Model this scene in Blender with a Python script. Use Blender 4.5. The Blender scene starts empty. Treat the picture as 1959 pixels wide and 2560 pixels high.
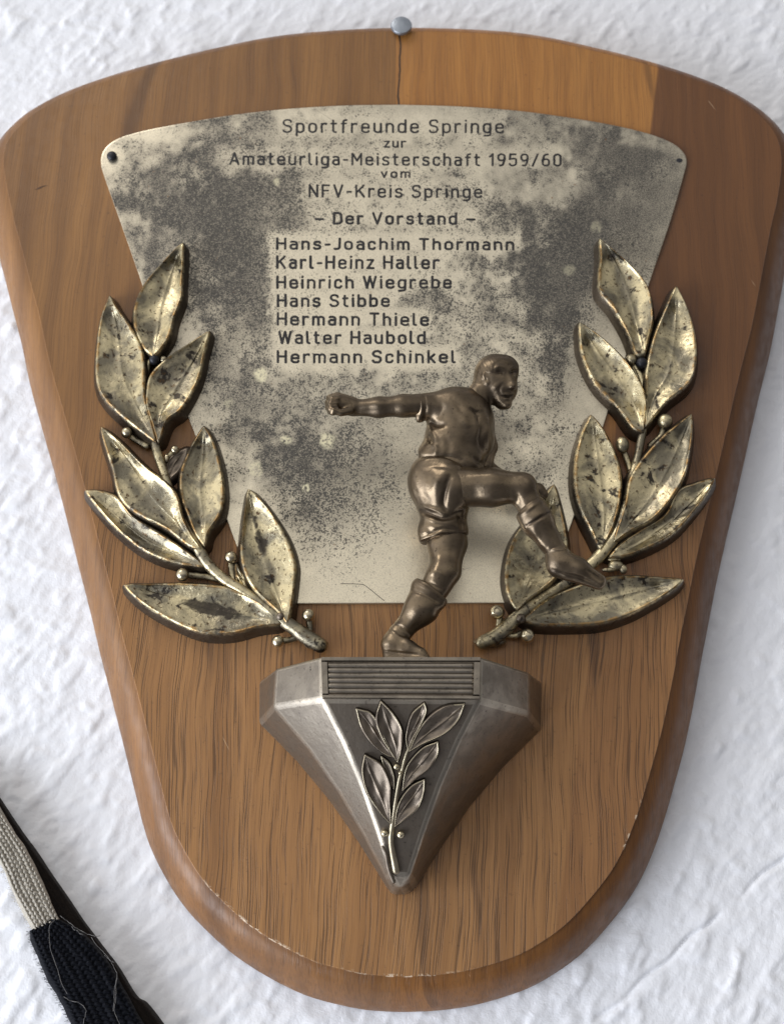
import bpy, bmesh, math
import numpy as np
from mathutils import Vector, Matrix
rng = np.random.default_rng(7)
scene = bpy.context.scene
C = scene.collection
MM = 0.001

# ------------------------------------------------------------------ camera
PHI = math.radians(19.0)          # the phone is held below the plaque and looks up at it
DIST = 0.436                      # camera to wall
FPX = 1280 / math.tan(math.radians(20.0))   # focal length in photo pixels
cam = bpy.data.cameras.new('camera'); cam_o = bpy.data.objects.new('camera', cam); C.objects.link(cam_o)
cam_o.location = (0, -DIST, 0); cam_o.rotation_euler = (math.pi/2 + PHI, 0, 0)
cam.sensor_fit = 'VERTICAL'; cam.sensor_height = 24; cam.lens = 12 / math.tan(math.radians(20.0))
cam.clip_start = 0.01; cam.clip_end = 50
cam.dof.use_dof = True; cam.dof.focus_distance = 0.405; cam.dof.aperture_fstop = 15
scene.camera = cam_o

# ------------------------------------------------------------------ light
world = bpy.data.worlds.new('World'); scene.world = world; world.use_nodes = True
wt = world.node_tree; wt.nodes.clear()
wo = wt.nodes.new('ShaderNodeOutputWorld'); wb = wt.nodes.new('ShaderNodeBackground')
wtc = wt.nodes.new('ShaderNodeTexCoord'); wsx = wt.nodes.new('ShaderNodeSeparateXYZ')
wmr = wt.nodes.new('ShaderNodeMapRange'); wcr = wt.nodes.new('ShaderNodeValToRGB')
wt.links.new(wtc.outputs['Generated'], wsx.inputs[0]); wt.links.new(wsx.outputs['Z'], wmr.inputs['Value'])
wmr.inputs['From Min'].default_value = -1; wmr.inputs['From Max'].default_value = 1
wt.links.new(wmr.outputs['Result'], wcr.inputs[0])
e = wcr.color_ramp.elements        # the room the metal mirrors: floor, bright middle, dimmer ceiling
e[0].position = 0.0; e[0].color = (0.20, 0.20, 0.22, 1)
e[1].position = 1.0; e[1].color = (0.50, 0.50, 0.53, 1)
for q, col in ((0.36, (0.28, 0.28, 0.31)), (0.50, (0.75, 0.74, 0.75)), (0.57, (1.05, 1.03, 0.99)), (0.66, (1.05, 1.03, 1.0)), (0.78, (0.92, 0.91, 0.91))):
    x = e.new(q); x.color = (*col, 1)
wml = wt.nodes.new('ShaderNodeMapRange'); wt.links.new(wsx.outputs['X'], wml.inputs['Value'])   # window side brighter than the far side
wml.inputs['From Min'].default_value = -1; wml.inputs['From Max'].default_value = 1; wml.inputs['To Min'].default_value = 1.6; wml.inputs['To Max'].default_value = 0.3
wvm = wt.nodes.new('ShaderNodeVectorMath'); wvm.operation = 'SCALE'
wt.links.new(wcr.outputs['Color'], wvm.inputs[0]); wt.links.new(wml.outputs['Result'], wvm.inputs['Scale'])
wt.links.new(wvm.outputs[0], wb.inputs['Color']); wb.inputs['Strength'].default_value = 0.76
wt.links.new(wb.outputs[0], wo.inputs[0])

def area(name, loc, target, sx, sy, power, col):
    l = bpy.data.lights.new(name, 'AREA'); l.shape = 'RECTANGLE'; l.size = sx; l.size_y = sy
    l.energy = power; l.color = col
    o = bpy.data.objects.new(name, l); C.objects.link(o); o.location = loc
    o.rotation_euler = (Vector(target) - Vector(loc)).to_track_quat('-Z', 'Y').to_euler()
    return o
area('window_light', (-0.95, -0.36, -0.42), (0, 0, 0.10), 0.9, 1.0, 20.0, (0.86, 0.91, 1.0))
area('ceiling_light', (-0.65, -0.75, 1.25), (0, 0, 0.15), 0.6, 0.6, 5.0, (1.0, 0.95, 0.88))
vs = scene.view_settings
vs.view_transform = 'Standard'; vs.look = 'None'; vs.exposure = 0.12; vs.gamma = 1; vs.use_curve_mapping = False
scene.cycles.use_denoising = True
scene.cycles.max_bounces = 6

# ------------------------------------------------------------------ surveying: photo pixel + height above the wall -> point of the real thing
def ray(u, v):
    a = (u - 979.5) / FPX; b = (1280 - v) / FPX
    return np.array([a, math.cos(PHI) - b*math.sin(PHI), math.sin(PHI) + b*math.cos(PHI)])
CAM = np.array([0, -DIST, 0.0])
def P(u, v, h):                   # h in mm above the wall
    d = ray(u, v); return CAM + d * ((DIST - h*MM) / d[1])
def PP(u, v, p0, n, off=0.0):     # on the plane through p0 with normal n, lifted by off mm
    d = ray(u, v); q = p0 + n*off*MM
    return CAM + d * (np.dot(q - CAM, n) / np.dot(d, n))
def px2m(u, v, h): # metres per photo pixel there
    p = P(u, v, h) - CAM
    return (p[1]*math.cos(PHI) + p[2]*math.sin(PHI)) / FPX
H_BOARD = 16.0
H_PLATE = H_BOARD + 1.0
ORG = P(979.5, 2529, 0)           # foot of the plaque on the wall

# ------------------------------------------------------------------ helpers
def cr(pts, n):
    """Catmull-Rom through pts, resampled to n points of equal arc length."""
    p = np.asarray(pts, float)
    if len(p) > 2:
        q = np.vstack([2*p[0]-p[1], p, 2*p[-1]-p[-2]])
        out = []
        for i in range(1, len(q)-2):
            for t in np.linspace(0, 1, 24, endpoint=False):
                a, b, c, d = q[i-1], q[i], q[i+1], q[i+2]
                out.append(0.5*((2*b) + (-a+c)*t + (2*a-5*b+4*c-d)*t*t + (-a+3*b-3*c+d)*t**3))
        out.append(p[-1]); p = np.array(out)
    return resample(p, n)
def resample(p, n):
    s = np.r_[0, np.cumsum(np.linalg.norm(np.diff(p, axis=0), axis=1))]
    t = np.linspace(0, s[-1], n)
    return np.stack([np.interp(t, s, p[:, k]) for k in range(p.shape[1])], 1)
def sm(a, b, x):
    t = np.clip((x-a)/(b-a), 0, 1); return t*t*(3-2*t)

def empty(name, loc, parent=None):
    o = bpy.data.objects.new(name, None); C.objects.link(o); o.empty_display_size = 0.02
    o.location = loc
    if parent: o.parent = parent
    return o
def mesh(name, verts, faces, mat, parent=None, smooth=True, sharp=None, attrs=None, org=None):
    me = bpy.data.meshes.new(name)
    vv = np.asarray(verts, float)
    if parent is not None: vv = vv - ORGS[parent.name]
    elif org is not None: vv = vv - np.asarray(org)
    me.from_pydata(vv.tolist(), [], [list(map(int, f)) for f in faces])
    if attrs:
        for k, a in attrs.items():
            at = me.attributes.new(k, 'FLOAT', 'POINT'); at.data.foreach_set('value', np.asarray(a, np.float32).ravel())
    me.update()
    if smooth:
        me.polygons.foreach_set('use_smooth', np.ones(len(me.polygons), bool))
        if sharp is not None: me.set_sharp_from_angle(angle=math.radians(sharp))
    o = bpy.data.objects.new(name, me); C.objects.link(o)
    me.materials.append(mat)
    if parent is not None:
        o.parent = parent; ORGS[o.name] = ORGS[parent.name]
    elif org is not None:
        o.location = org; ORGS[o.name] = np.asarray(org, float)
    else: ORGS[o.name] = np.zeros(3)
    return o
ORGS = {}
def fixn(o):
    bm = bmesh.new(); bm.from_mesh(o.data); bmesh.ops.recalc_face_normals(bm, faces=bm.faces); bm.to_mesh(o.data); bm.free(); return o
def tag(o, label=None, cat=None, group=None, kind=None):
    if label: o['label'] = label
    if cat: o['category'] = cat
    if group: o['group'] = group
    if kind: o['kind'] = kind
    return o

class MB:                          # collects several shapes for ONE mesh
    def __init__(s): s.v = []; s.f = []; s.n = 0; s.a = []
    def add(s, v, f, a=0.0):
        v = np.asarray(v, float); s.v.append(v); s.f += [[i + s.n for i in q] for q in f]; s.n += len(v)
        s.a.append(np.full(len(v), a) if np.isscalar(a) else np.asarray(a)); return s
    def build(s, name, mat, parent=None, attr=None, **k):
        return mesh(name, np.vstack(s.v), s.f, mat, parent, attrs={attr: np.concatenate(s.a)} if attr else None, **k)

def tube(pts, rad, ns=12, squash=1.0, up=np.array([0, -1.0, 0]), cap=True):
    """round tube along pts (n,3), radius scalar or (n,), flattened along up by squash, domed ends"""
    p = np.asarray(pts, float); n = len(p); r = np.full(n, rad) if np.isscalar(rad) else np.asarray(rad, float)
    tg = np.gradient(p, axis=0); tg /= np.linalg.norm(tg, axis=1)[:, None] + 1e-12
    if cap:
        k = np.array([0.97, 0.8, 0.5, 0.12]); 
        c0 = [(p[0] - tg[0]*r[0]*math.sqrt(1-q*q), r[0]*q) for q in k[::-1]]
        c1 = [(p[-1] + tg[-1]*r[-1]*math.sqrt(1-q*q), r[-1]*q) for q in k]
        p = np.vstack([[c[0] for c in c0], p, [c[0] for c in c1]])
        r = np.r_[[c[1] for c in c0], r, [c[1] for c in c1]]
        tg = np.vstack([np.repeat(tg[:1], 4, 0), tg, np.repeat(tg[-1:], 4, 0)]); n += 8
    upv = up - tg * (tg @ up)[:, None]; nn = np.linalg.norm(upv, axis=1)[:, None]
    upv = np.where(nn > 1e-4, upv/(nn+1e-12), np.array([0, 0, 1.0]))
    sd = np.cross(tg, upv)
    a = np.linspace(0, 2*math.pi, ns, endpoint=False)
    v = p[:, None, :] + r[:, None, None]*(np.cos(a)[None, :, None]*sd[:, None, :] + squash*np.sin(a)[None, :, None]*upv[:, None, :])
    f = [(i*ns+j, i*ns+(j+1) % ns, (i+1)*ns+(j+1) % ns, (i+1)*ns+j) for i in range(n-1) for j in range(ns)]
    f += [tuple(range(ns))[::-1], tuple((n-1)*ns + j for j in range(ns))]
    return v.reshape(-1, 3), f
def ball(c, r, nu=20, nv=12, scl=(1, 1, 1)):
    v = [np.array(c) + np.array([0, 0, r*scl[2]])]; f = []
    for i in range(1, nv):
        th = math.pi*i/nv
        for j in range(nu):
            ph = 2*math.pi*j/nu
            v.append(np.array(c) + r*np.array([scl[0]*math.sin(th)*math.cos(ph), scl[1]*math.sin(th)*math.sin(ph), scl[2]*math.cos(th)]))
    v.append(np.array(c) - np.array([0, 0, r*scl[2]]))
    for j in range(nu): f.append((0, 1+j, 1+(j+1) % nu)); f.append((len(v)-1, 1+(nv-2)*nu+(j+1) % nu, 1+(nv-2)*nu+j))
    for i in range(nv-2):
        for j in range(nu): f.append((1+i*nu+j, 1+(i+1)*nu+j, 1+(i+1)*nu+(j+1) % nu, 1+i*nu+(j+1) % nu))
    return np.array(v), f

def field(nx, ny, fx, fy, seed, ang=0.0):
    """smooth random field, feature size fx,fy cells, unit variance"""
    g = np.random.default_rng(seed).standard_normal((nx, ny))
    kx = np.fft.fftfreq(nx)[:, None]; ky = np.fft.fftfreq(ny)[None, :]
    c, s = math.cos(ang), math.sin(ang)
    a = (kx*c + ky*s)*fx; b = (-kx*s + ky*c)*fy
    F = np.fft.ifft2(np.fft.fft2(g)*np.exp(-(a*a+b*b)*4)).real
    return (F - F.mean())/F.std()

# ------------------------------------------------------------------ materials
class NT:
    def __init__(s, name):
        s.m = bpy.data.materials.new(name); s.m.use_nodes = True; s.t = s.m.node_tree
        s.b = s.t.nodes['Principled BSDF']; s.co = None
    def put(s, sock, val):
        if hasattr(val, 'is_output'): s.t.links.new(val, sock)
        elif val is not None:
            if isinstance(val, tuple) and len(val) == 3 and sock.type == 'RGBA': val = (*val, 1)
            sock.default_value = val
    def coord(s):
        if s.co is None: s.co = s.t.nodes.new('ShaderNodeTexCoord').outputs['Object']
        return s.co
    def map(s, scale=(1, 1, 1), vec=None, rot=(0, 0, 0), loc=(0, 0, 0)):
        n = s.t.nodes.new('ShaderNodeMapping'); s.put(n.inputs['Vector'], vec or s.coord())
        n.inputs['Scale'].default_value = scale; n.inputs['Rotation'].default_value = rot; n.inputs['Location'].default_value = loc
        return n.outputs[0]
    def noise(s, scale, detail=3, rough=0.5, dist=0, vec=None, out=0):
        n = s.t.nodes.new('ShaderNodeTexNoise'); s.put(n.inputs['Vector'], vec or s.coord())
        n.inputs['Scale'].default_value = scale; n.inputs['Detail'].default_value = detail
        n.inputs['Roughness'].default_value = rough; n.inputs['Distortion'].default_value = dist
        return n.outputs[out]
    def voro(s, scale, vec=None):
        n = s.t.nodes.new('ShaderNodeTexVoronoi'); s.put(n.inputs['Vector'], vec or s.coord()); n.inputs['Scale'].default_value = scale
        return n.outputs['Distance']
    def math(s, op, a, b=None, c=None, clamp=False):
        n = s.t.nodes.new('ShaderNodeMath'); n.operation = op; n.use_clamp = clamp
        s.put(n.inputs[0], a); s.put(n.inputs[1], b)
        if c is not None: s.put(n.inputs[2], c)
        return n.outputs[0]
    def ss(s, val, lo, hi, a=0.0, b=1.0):
        n = s.t.nodes.new('ShaderNodeMapRange'); n.interpolation_type = 'SMOOTHSTEP'; s.put(n.inputs['Value'], val)
        s.put(n.inputs['From Min'], lo); s.put(n.inputs['From Max'], hi); s.put(n.inputs['To Min'], a); s.put(n.inputs['To Max'], b)
        return n.outputs[0]
    def mix(s, f, a, b, mode='MIX'):
        n = s.t.nodes.new('ShaderNodeMix'); n.data_type = 'RGBA'; n.blend_type = mode
        s.put(n.inputs[0], f); s.put(n.inputs[6], a); s.put(n.inputs[7], b); return n.outputs[2]
    def attr(s, name):
        n = s.t.nodes.new('ShaderNodeAttribute'); n.attribute_name = name; return n.outputs['Fac']
    def xyz(s, vec=None):
        n = s.t.nodes.new('ShaderNodeSeparateXYZ'); s.put(n.inputs[0], vec or s.coord()); return n.outputs
    def bump(s, h, dist=0.001, strength=1.0, prev=None):
        n = s.t.nodes.new('ShaderNodeBump'); s.put(n.inputs['Height'], h); n.inputs['Distance'].default_value = dist
        n.inputs['Strength'].default_value = strength
        if prev is not None: s.put(n.inputs['Normal'], prev)
        s.put(s.b.inputs['Normal'], n.outputs[0]); return n.outputs[0]
    def done(s, color=None, rough=None, metal=None, spec=None, coat=None):
        s.put(s.b.inputs['Base Color'], color); s.put(s.b.inputs['Roughness'], rough); s.put(s.b.inputs['Metallic'], metal)
        if spec is not None: s.b.inputs['Specular IOR Level'].default_value = spec
        if coat is not None: s.b.inputs['Coat Weight'].default_value = coat; s.b.inputs['Coat Roughness'].default_value = 0.25
        return s.m

def srgb(r, g, b):
    f = lambda c: (c/255/12.92) if c/255 <= 0.04045 else ((c/255+0.055)/1.055)**2.4
    return (f(r), f(g), f(b))

def m_wall():
    n = NT('white_plaster')
    f = n.noise(1500, 3, 0.6); g = n.noise(420, 4, 0.6, 0.4)
    n.bump(n.math('ADD', n.math('MULTIPLY', g, 0.8), n.math('MULTIPLY', f, 0.3)), 0.0005, 0.55)
    c = n.mix(n.noise(30, 3), (0.78, 0.79, 0.82), (0.83, 0.84, 0.87))
    return n.done(c, 0.8, 0, 0.25)

def m_wood():
    n = NT('varnished_walnut')
    X = n.xyz(); x, z = X[0], X[2]
    rim = n.attr('rim')
    # slow wander of the grain
    wob = n.math('MULTIPLY', n.math('SUBTRACT', n.noise(14, 2, 0.5), 0.5), 0.012)
    wob2 = n.math('MULTIPLY', n.math('SUBTRACT', n.noise(70, 2, 0.5, vec=n.map((1, 1, 0.35))), 0.5), 0.0022)
    lean = n.math('MULTIPLY', z, -0.035)
    gx = n.math('ADD', n.math('ADD', x, wob), n.math('ADD', wob2, lean))
    cmb = n.t.nodes.new('ShaderNodeCombineXYZ'); n.put(cmb.inputs[0], gx); n.put(cmb.inputs[1], n.math('MULTIPLY', X[1], 0.6)); n.put(cmb.inputs[2], z)
    gv = cmb.outputs[0]
    pores = n.noise(1, 2, 0.5, vec=n.map((2500, 500, 34), gv)); pmod = n.noise(1, 2, 0.5, vec=n.map((110, 60, 16), gv))
    fine = n.noise(1, 4, 0.65, vec=n.map((2600, 900, 48), gv))
    band = n.ss(n.noise(1, 4, 0.65, vec=n.map((150, 40, 5), gv)), 0.12, 0.88)
    big = n.noise(1, 2, 0.5, vec=n.map((30, 30, 14)))
    low = n.ss(z, 0.21, 0.10)                               # open pored veneer below, tighter grain at the top
    # glued staves: x limits
    s1 = n.ss(x, 0.0012, 0.0016); s2 = n.ss(n.math('ADD', x, n.math('MULTIPLY', n.math('SUBTRACT', 0.295, z), 0.16)), 0.0903, 0.0914)
    colA = n.mix(band, srgb(106, 71, 36), srgb(152, 108, 58))
    colB = n.mix(band, srgb(146, 96, 44), srgb(178, 124, 62))
    colC = n.mix(band, srgb(84, 52, 27), srgb(120, 78, 42))
    top = n.mix(s2, n.mix(s1, colA, colB), colC)
    face = n.mix(band, srgb(134, 94, 54), srgb(170, 125, 77))
    face = n.mix(n.math('MULTIPLY', n.ss(x, -0.03, -0.11), 0.45), face, srgb(150, 104, 58))
    face = n.mix(n.math('MULTIPLY', s2, 0.45), face, srgb(126, 84, 48))
    c = n.mix(n.math('MULTIPLY', low, n.math('SUBTRACT', 1.0, rim)), top, face)
    rimc = n.mix(n.ss(n.math('ADD', x, n.math('MULTIPLY', big, 0.0)), -0.0006, -0.0002), n.mix(band, srgb(92, 60, 31), srgb(142, 98, 55)), n.mix(band, srgb(96, 60, 28), srgb(142, 94, 46)))
    c = n.mix(n.math('MULTIPLY', rim, n.ss(z, 0.12, 0.05, 0.25, 0.85)), c, rimc)
    c = n.mix(n.ss(big, 0.35, 0.7, 0.0, 0.35), c, n.mix(0.5, c, srgb(100, 66, 36)))
    # dark streaks
    sk = n.math('ABSOLUTE', n.math('SUBTRACT', n.math('ADD', gx, n.math('MULTIPLY', z, -0.16)), -0.146))
    c = n.mix(n.math('MULTIPLY', n.ss(sk, 0.0034, 0.0008), n.ss(z, 0.27, 0.285, 0, 0.55)), c, srgb(70, 46, 28))
    stk = n.noise(1, 2, 0.5, vec=n.map((120, 40, 9), n.map(vec=gv, rot=(0, 0.12, 0))))
    c = n.mix(n.math('MULTIPLY', n.ss(stk, 0.66, 0.74), 0.45), c, srgb(66, 44, 30))
    c = n.mix(n.ss(fine, 0.42, 0.7, 0.0, 0.36), c, srgb(84, 56, 36))
    pm = n.math('MULTIPLY', n.ss(n.math('ADD', pores, n.math('MULTIPLY', n.math('SUBTRACT', pmod, 0.5), 0.16)), 0.545, 0.64), n.math('MULTIPLY', n.ss(low, 0, 1, 0.14, 0.58), n.math('SUBTRACT', 1.0, n.math('MULTIPLY', rim, 0.6))))
    c = n.mix(pm, c, srgb(46, 30, 20))
    # the split that runs down from the nail
    crk = n.math('ABSOLUTE', n.math('SUBTRACT', n.math('ADD', x, n.math('MULTIPLY', n.math('SUBTRACT', n.noise(90, 2), 0.5), 0.0022)), 0.0026))
    c = n.mix(n.math('MULTIPLY', n.math('MULTIPLY', n.ss(crk, 0.00045, 0.0002), n.ss(z, 0.28, 0.285)), 0.9), c, srgb(40, 28, 22))
    # pale worn chips and scratches
    scr = n.noise(1, 2, 0.5, vec=n.map((900, 300, 60), n.map(rot=(0, 0.5, 0))))
    c = n.mix(n.math('MULTIPLY', n.ss(scr, 0.76, 0.8), 0.4), c, srgb(205, 175, 140))
    wear = n.attr('wear')
    c = n.mix(n.math('MULTIPLY', wear, n.ss(n.noise(420, 3, 0.6), 0.54, 0.6)), c, srgb(215, 195, 170))
    dirt = n.noise(700, 4, 0.65)
    c = n.mix(n.ss(dirt, 0.62, 0.72, 0, 0.35), c, srgb(62, 42, 30))
    h = n.math('SUBTRACT', n.math('MULTIPLY', fine, 0.25), pm)
    n.bump(h, 0.00012, 0.8)
    rg = n.ss(n.noise(260, 3), 0.3, 0.7, 0.36, 0.52)
    return n.done(c, rg, 0, 0.42)

def m_plate():
    n = NT('tarnished_silver_plate')
    film = n.attr('film'); spk = n.attr('speck'); spot = n.attr('spot')
    a = n.noise(2100, 3, 0.6, 0.3); b = n.noise(900, 2, 0.6)
    mid = n.noise(300, 4, 0.6, 0.5)
    s1 = n.math('ADD', n.math('MULTIPLY', a, 0.72), n.math('MULTIPLY', b, 0.28))
    thr = n.math('SUBTRACT', 0.70, n.math('MULTIPLY', spk, 0.28))
    dark = n.ss(n.math('SUBTRACT', s1, thr), -0.02, 0.05)
    v = n.voro(420); vm = n.math('MULTIPLY', n.ss(v, 0.26, 0.14), n.ss(n.noise(190, 2), 0.5, 0.62))
    dark = n.math('MAXIMUM', dark, n.math('MULTIPLY', vm, n.ss(spk, 0.2, 0.6)), clamp=True)
    base = n.mix(n.noise(60, 3), srgb(230, 219, 195), srgb(243, 232, 205))
    base = n.mix(n.ss(n.noise(2600, 2), 0.4, 0.7, 0, 0.35), base, srgb(160, 150, 134))
    grain = n.noise(2700, 3, 0.65); mot = n.noise(1500, 4, 0.7, 0.3)
    filmf = n.math('MULTIPLY', n.math('MULTIPLY', film, 0.95), n.ss(grain, 0.25, 0.62, 0.72, 1.0), clamp=True)
    c = n.mix(filmf, base, srgb(98, 94, 88))
    stp = n.ss(n.math('ADD', grain, n.math('MULTIPLY', n.math('SUBTRACT', film, 0.5), 0.10)), 0.50, 0.575)
    c = n.mix(n.math('MULTIPLY', stp, n.ss(film, 0.3, 1.0, 0, 0.64)), c, srgb(72, 70, 68))
    c = n.mix(n.math('MULTIPLY', n.ss(film, 0.2, 0.7), n.ss(mot, 0.44, 0.34, 0, 0.35)), c, srgb(172, 162, 146))
    c = n.mix(n.math('MULTIPLY', dark, n.ss(spk, 0.05, 0.6, 0.55, 0.93)), c, n.mix(mid, srgb(58, 56, 53), srgb(86, 83, 77)))
    c = n.mix(n.math('MULTIPLY', spot, n.ss(n.noise(1500, 2), 0.35, 0.5)), c, srgb(232, 224, 190))
    rust = n.math('MULTIPLY', n.ss(n.noise(520, 3, 0.7), 0.70, 0.74), 0.7)
    c = n.mix(rust, c, srgb(128, 86, 48))
    # hairline scratches
    sc = n.noise(1, 1, 0.5, vec=n.map((1500, 300, 45), n.map(rot=(0, 0.95, 0))))
    sc2 = n.noise(1, 1, 0.5, vec=n.map((1700, 300, 50), n.map(rot=(0, -1.2, 0))))
    c = n.mix(n.math('MULTIPLY', n.math('MAXIMUM', n.ss(sc, 0.77, 0.79), n.ss(sc2, 0.77, 0.79)), 0.35), c, srgb(70, 64, 60))
    rg = n.math('ADD', n.math('MULTIPLY', dark, 0.14), n.math('ADD', 0.30, n.math('MULTIPLY', filmf, 0.16)))
    mt = n.math('SUBTRACT', 0.86, n.math('MULTIPLY', dark, 0.4))
    n.bump(n.math('ADD', n.math('MULTIPLY', mid, 0.6), n.math('MULTIPLY', s1, 0.35)), 0.00022, 0.35)
    return n.done(c, rg, mt, 0.4)

def m_laurel():
    n = NT('worn_silver_brass')
    edge = n.attr('edge')                       # 0 leaf face, 1 rim, 2 flank
    a = n.noise(750, 3, 0.6, 0.5); mid = n.noise(170, 4, 0.6, 0.6); big = n.noise(60, 3, 0.5)
    c = n.mix(n.ss(n.noise(90, 4, 0.6, 0.5), 0.38, 0.62), srgb(210, 196, 158), srgb(128, 121, 104))
    c = n.mix(n.ss(mid, 0.53, 0.68, 0, 0.6), c, srgb(108, 102, 92))
    c = n.mix(n.ss(n.math('ADD', mid, n.math('MULTIPLY', a, 0.25)), 0.72, 0.78, 0, 0.92), c, srgb(54, 50, 46))
    c = n.mix(n.ss(a, 0.60, 0.67, 0, 0.9), c, srgb(88, 70, 50))
    c = n.mix(n.ss(n.noise(1500, 2, 0.6), 0.64, 0.7, 0, 0.8), c, srgb(70, 60, 50))
    pt = n.attr('patina'); c = n.mix(n.ss(n.math('ADD', pt, n.math('MULTIPLY', n.math('SUBTRACT', mid, 0.5), 1.3)), 0.50, 0.68, 0, 0.9), c, srgb(56, 51, 47))
    rimf = n.math('MULTIPLY', n.ss(n.math('ABSOLUTE', n.math('SUBTRACT', edge, 1.0)), 0.55, 0.1), n.ss(n.noise(420, 3), 0.38, 0.62, 0.0, 0.7))
    c = n.mix(rimf, c, srgb(168, 130, 76))
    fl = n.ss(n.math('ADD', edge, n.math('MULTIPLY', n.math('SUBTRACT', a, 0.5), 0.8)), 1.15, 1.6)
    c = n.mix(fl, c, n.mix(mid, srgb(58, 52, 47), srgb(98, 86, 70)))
    n.bump(n.math('ADD', n.math('MULTIPLY', n.noise(210, 4, 0.55), 1.0), n.math('MULTIPLY', a, 0.22)), 0.0009, 0.42)
    rg = n.ss(mid, 0.3, 0.7, 0.25, 0.46)
    return n.done(c, rg, n.math('SUBTRACT', 0.93, n.math('MULTIPLY', fl, 0.2)), 0.5)

def m_bronze(name, c1, c2, c3, rg0=0.3, rg1=0.46, sc=1.0):
    n = NT(name)
    mid = n.noise(130*sc, 4, 0.6, 0.4); fine = n.noise(900, 3, 0.6)
    c = n.mix(n.ss(mid, 0.35, 0.65), c1, c2)
    c = n.mix(n.ss(fine, 0.6, 0.72, 0, 0.7), c, c3)
    v = n.noise(420, 3, 0.7); c = n.mix(n.ss(v, 0.70, 0.74, 0, 0.8), c, srgb(40, 34, 32))
    gr = n.attr('darkening'); c = n.mix(n.math('MULTIPLY', gr, 0.8), c, srgb(46, 39, 36))  # darker colour along folds, facial features, hair and leaf flanks
    n.bump(n.math('ADD', n.noise(260, 4, 0.6), n.math('MULTIPLY', fine, 0.35)), 0.0004, 0.3)
    return n.done(c, n.ss(mid, 0.3, 0.7, rg0, rg1), 0.9, 0.5)

def plain(name, col, rough=0.5, metal=0.0, spec=0.5, vary=0.25, sc=300, bumpd=0.0002):
    n = NT(name); f = n.noise(sc, 4, 0.6)
    c = n.mix(f, tuple(k*(1-vary) for k in col), tuple(min(1, k*(1+vary)) for k in col))
    n.bump(f, bumpd, 0.5)
    return n.done(c, rough, metal, spec)

def m_ink():
    n = NT('worn_engraving_enamel'); f = n.noise(1300, 3, 0.65); g = n.noise(300, 3, 0.6)
    c = n.mix(n.ss(g, 0.3, 0.7), srgb(22, 22, 24), srgb(46, 44, 43)); c = n.mix(n.ss(f, 0.60, 0.68, 0, 0.6), c, srgb(112, 104, 92))
    n.bump(f, 0.0002, 0.6); return n.done(c, 0.5, 0.1, 0.4)

MAT = dict(wall=m_wall(), wood=m_wood(), plate=m_plate(), laurel=m_laurel(),
    bronze=m_bronze('brown_bronze', srgb(122, 107, 87), srgb(98, 86, 71), srgb(74, 64, 53), 0.26, 0.42),
    pewter=m_bronze('pewter_bronze', srgb(144, 135, 122), srgb(122, 114, 103), srgb(86, 80, 74), 0.32, 0.46),
    rubbed=m_bronze('rubbed_pewter_edge', srgb(170, 160, 144), srgb(146, 138, 126), srgb(104, 97, 90), 0.32, 0.46),
    darkpanel=m_bronze('patina_shade_panel', srgb(126, 116, 103), srgb(108, 100, 90), srgb(76, 70, 64), 0.34, 0.5),  # darker patina, with some of the panel's shade put into the colour
    relief=m_bronze('brown_relief_bronze', srgb(126, 115, 102), srgb(110, 100, 89), srgb(80, 73, 66), 0.36, 0.5),
    reliefedge=m_bronze('rubbed_relief_edge', srgb(186, 176, 150), srgb(160, 148, 126), srgb(120, 106, 90), 0.3, 0.42),
    berry=plain('polished_berry', srgb(196, 184, 156), 0.24, 0.95, 0.5, 0.2, 500),
    black=plain('blackened_rivet', (0.018, 0.018, 0.022), 0.45, 0.3),
    ink=m_ink(),
    nail=plain('zinc_nail', srgb(150, 156, 164), 0.38, 0.85, 0.5, 0.2, 500))

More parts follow.
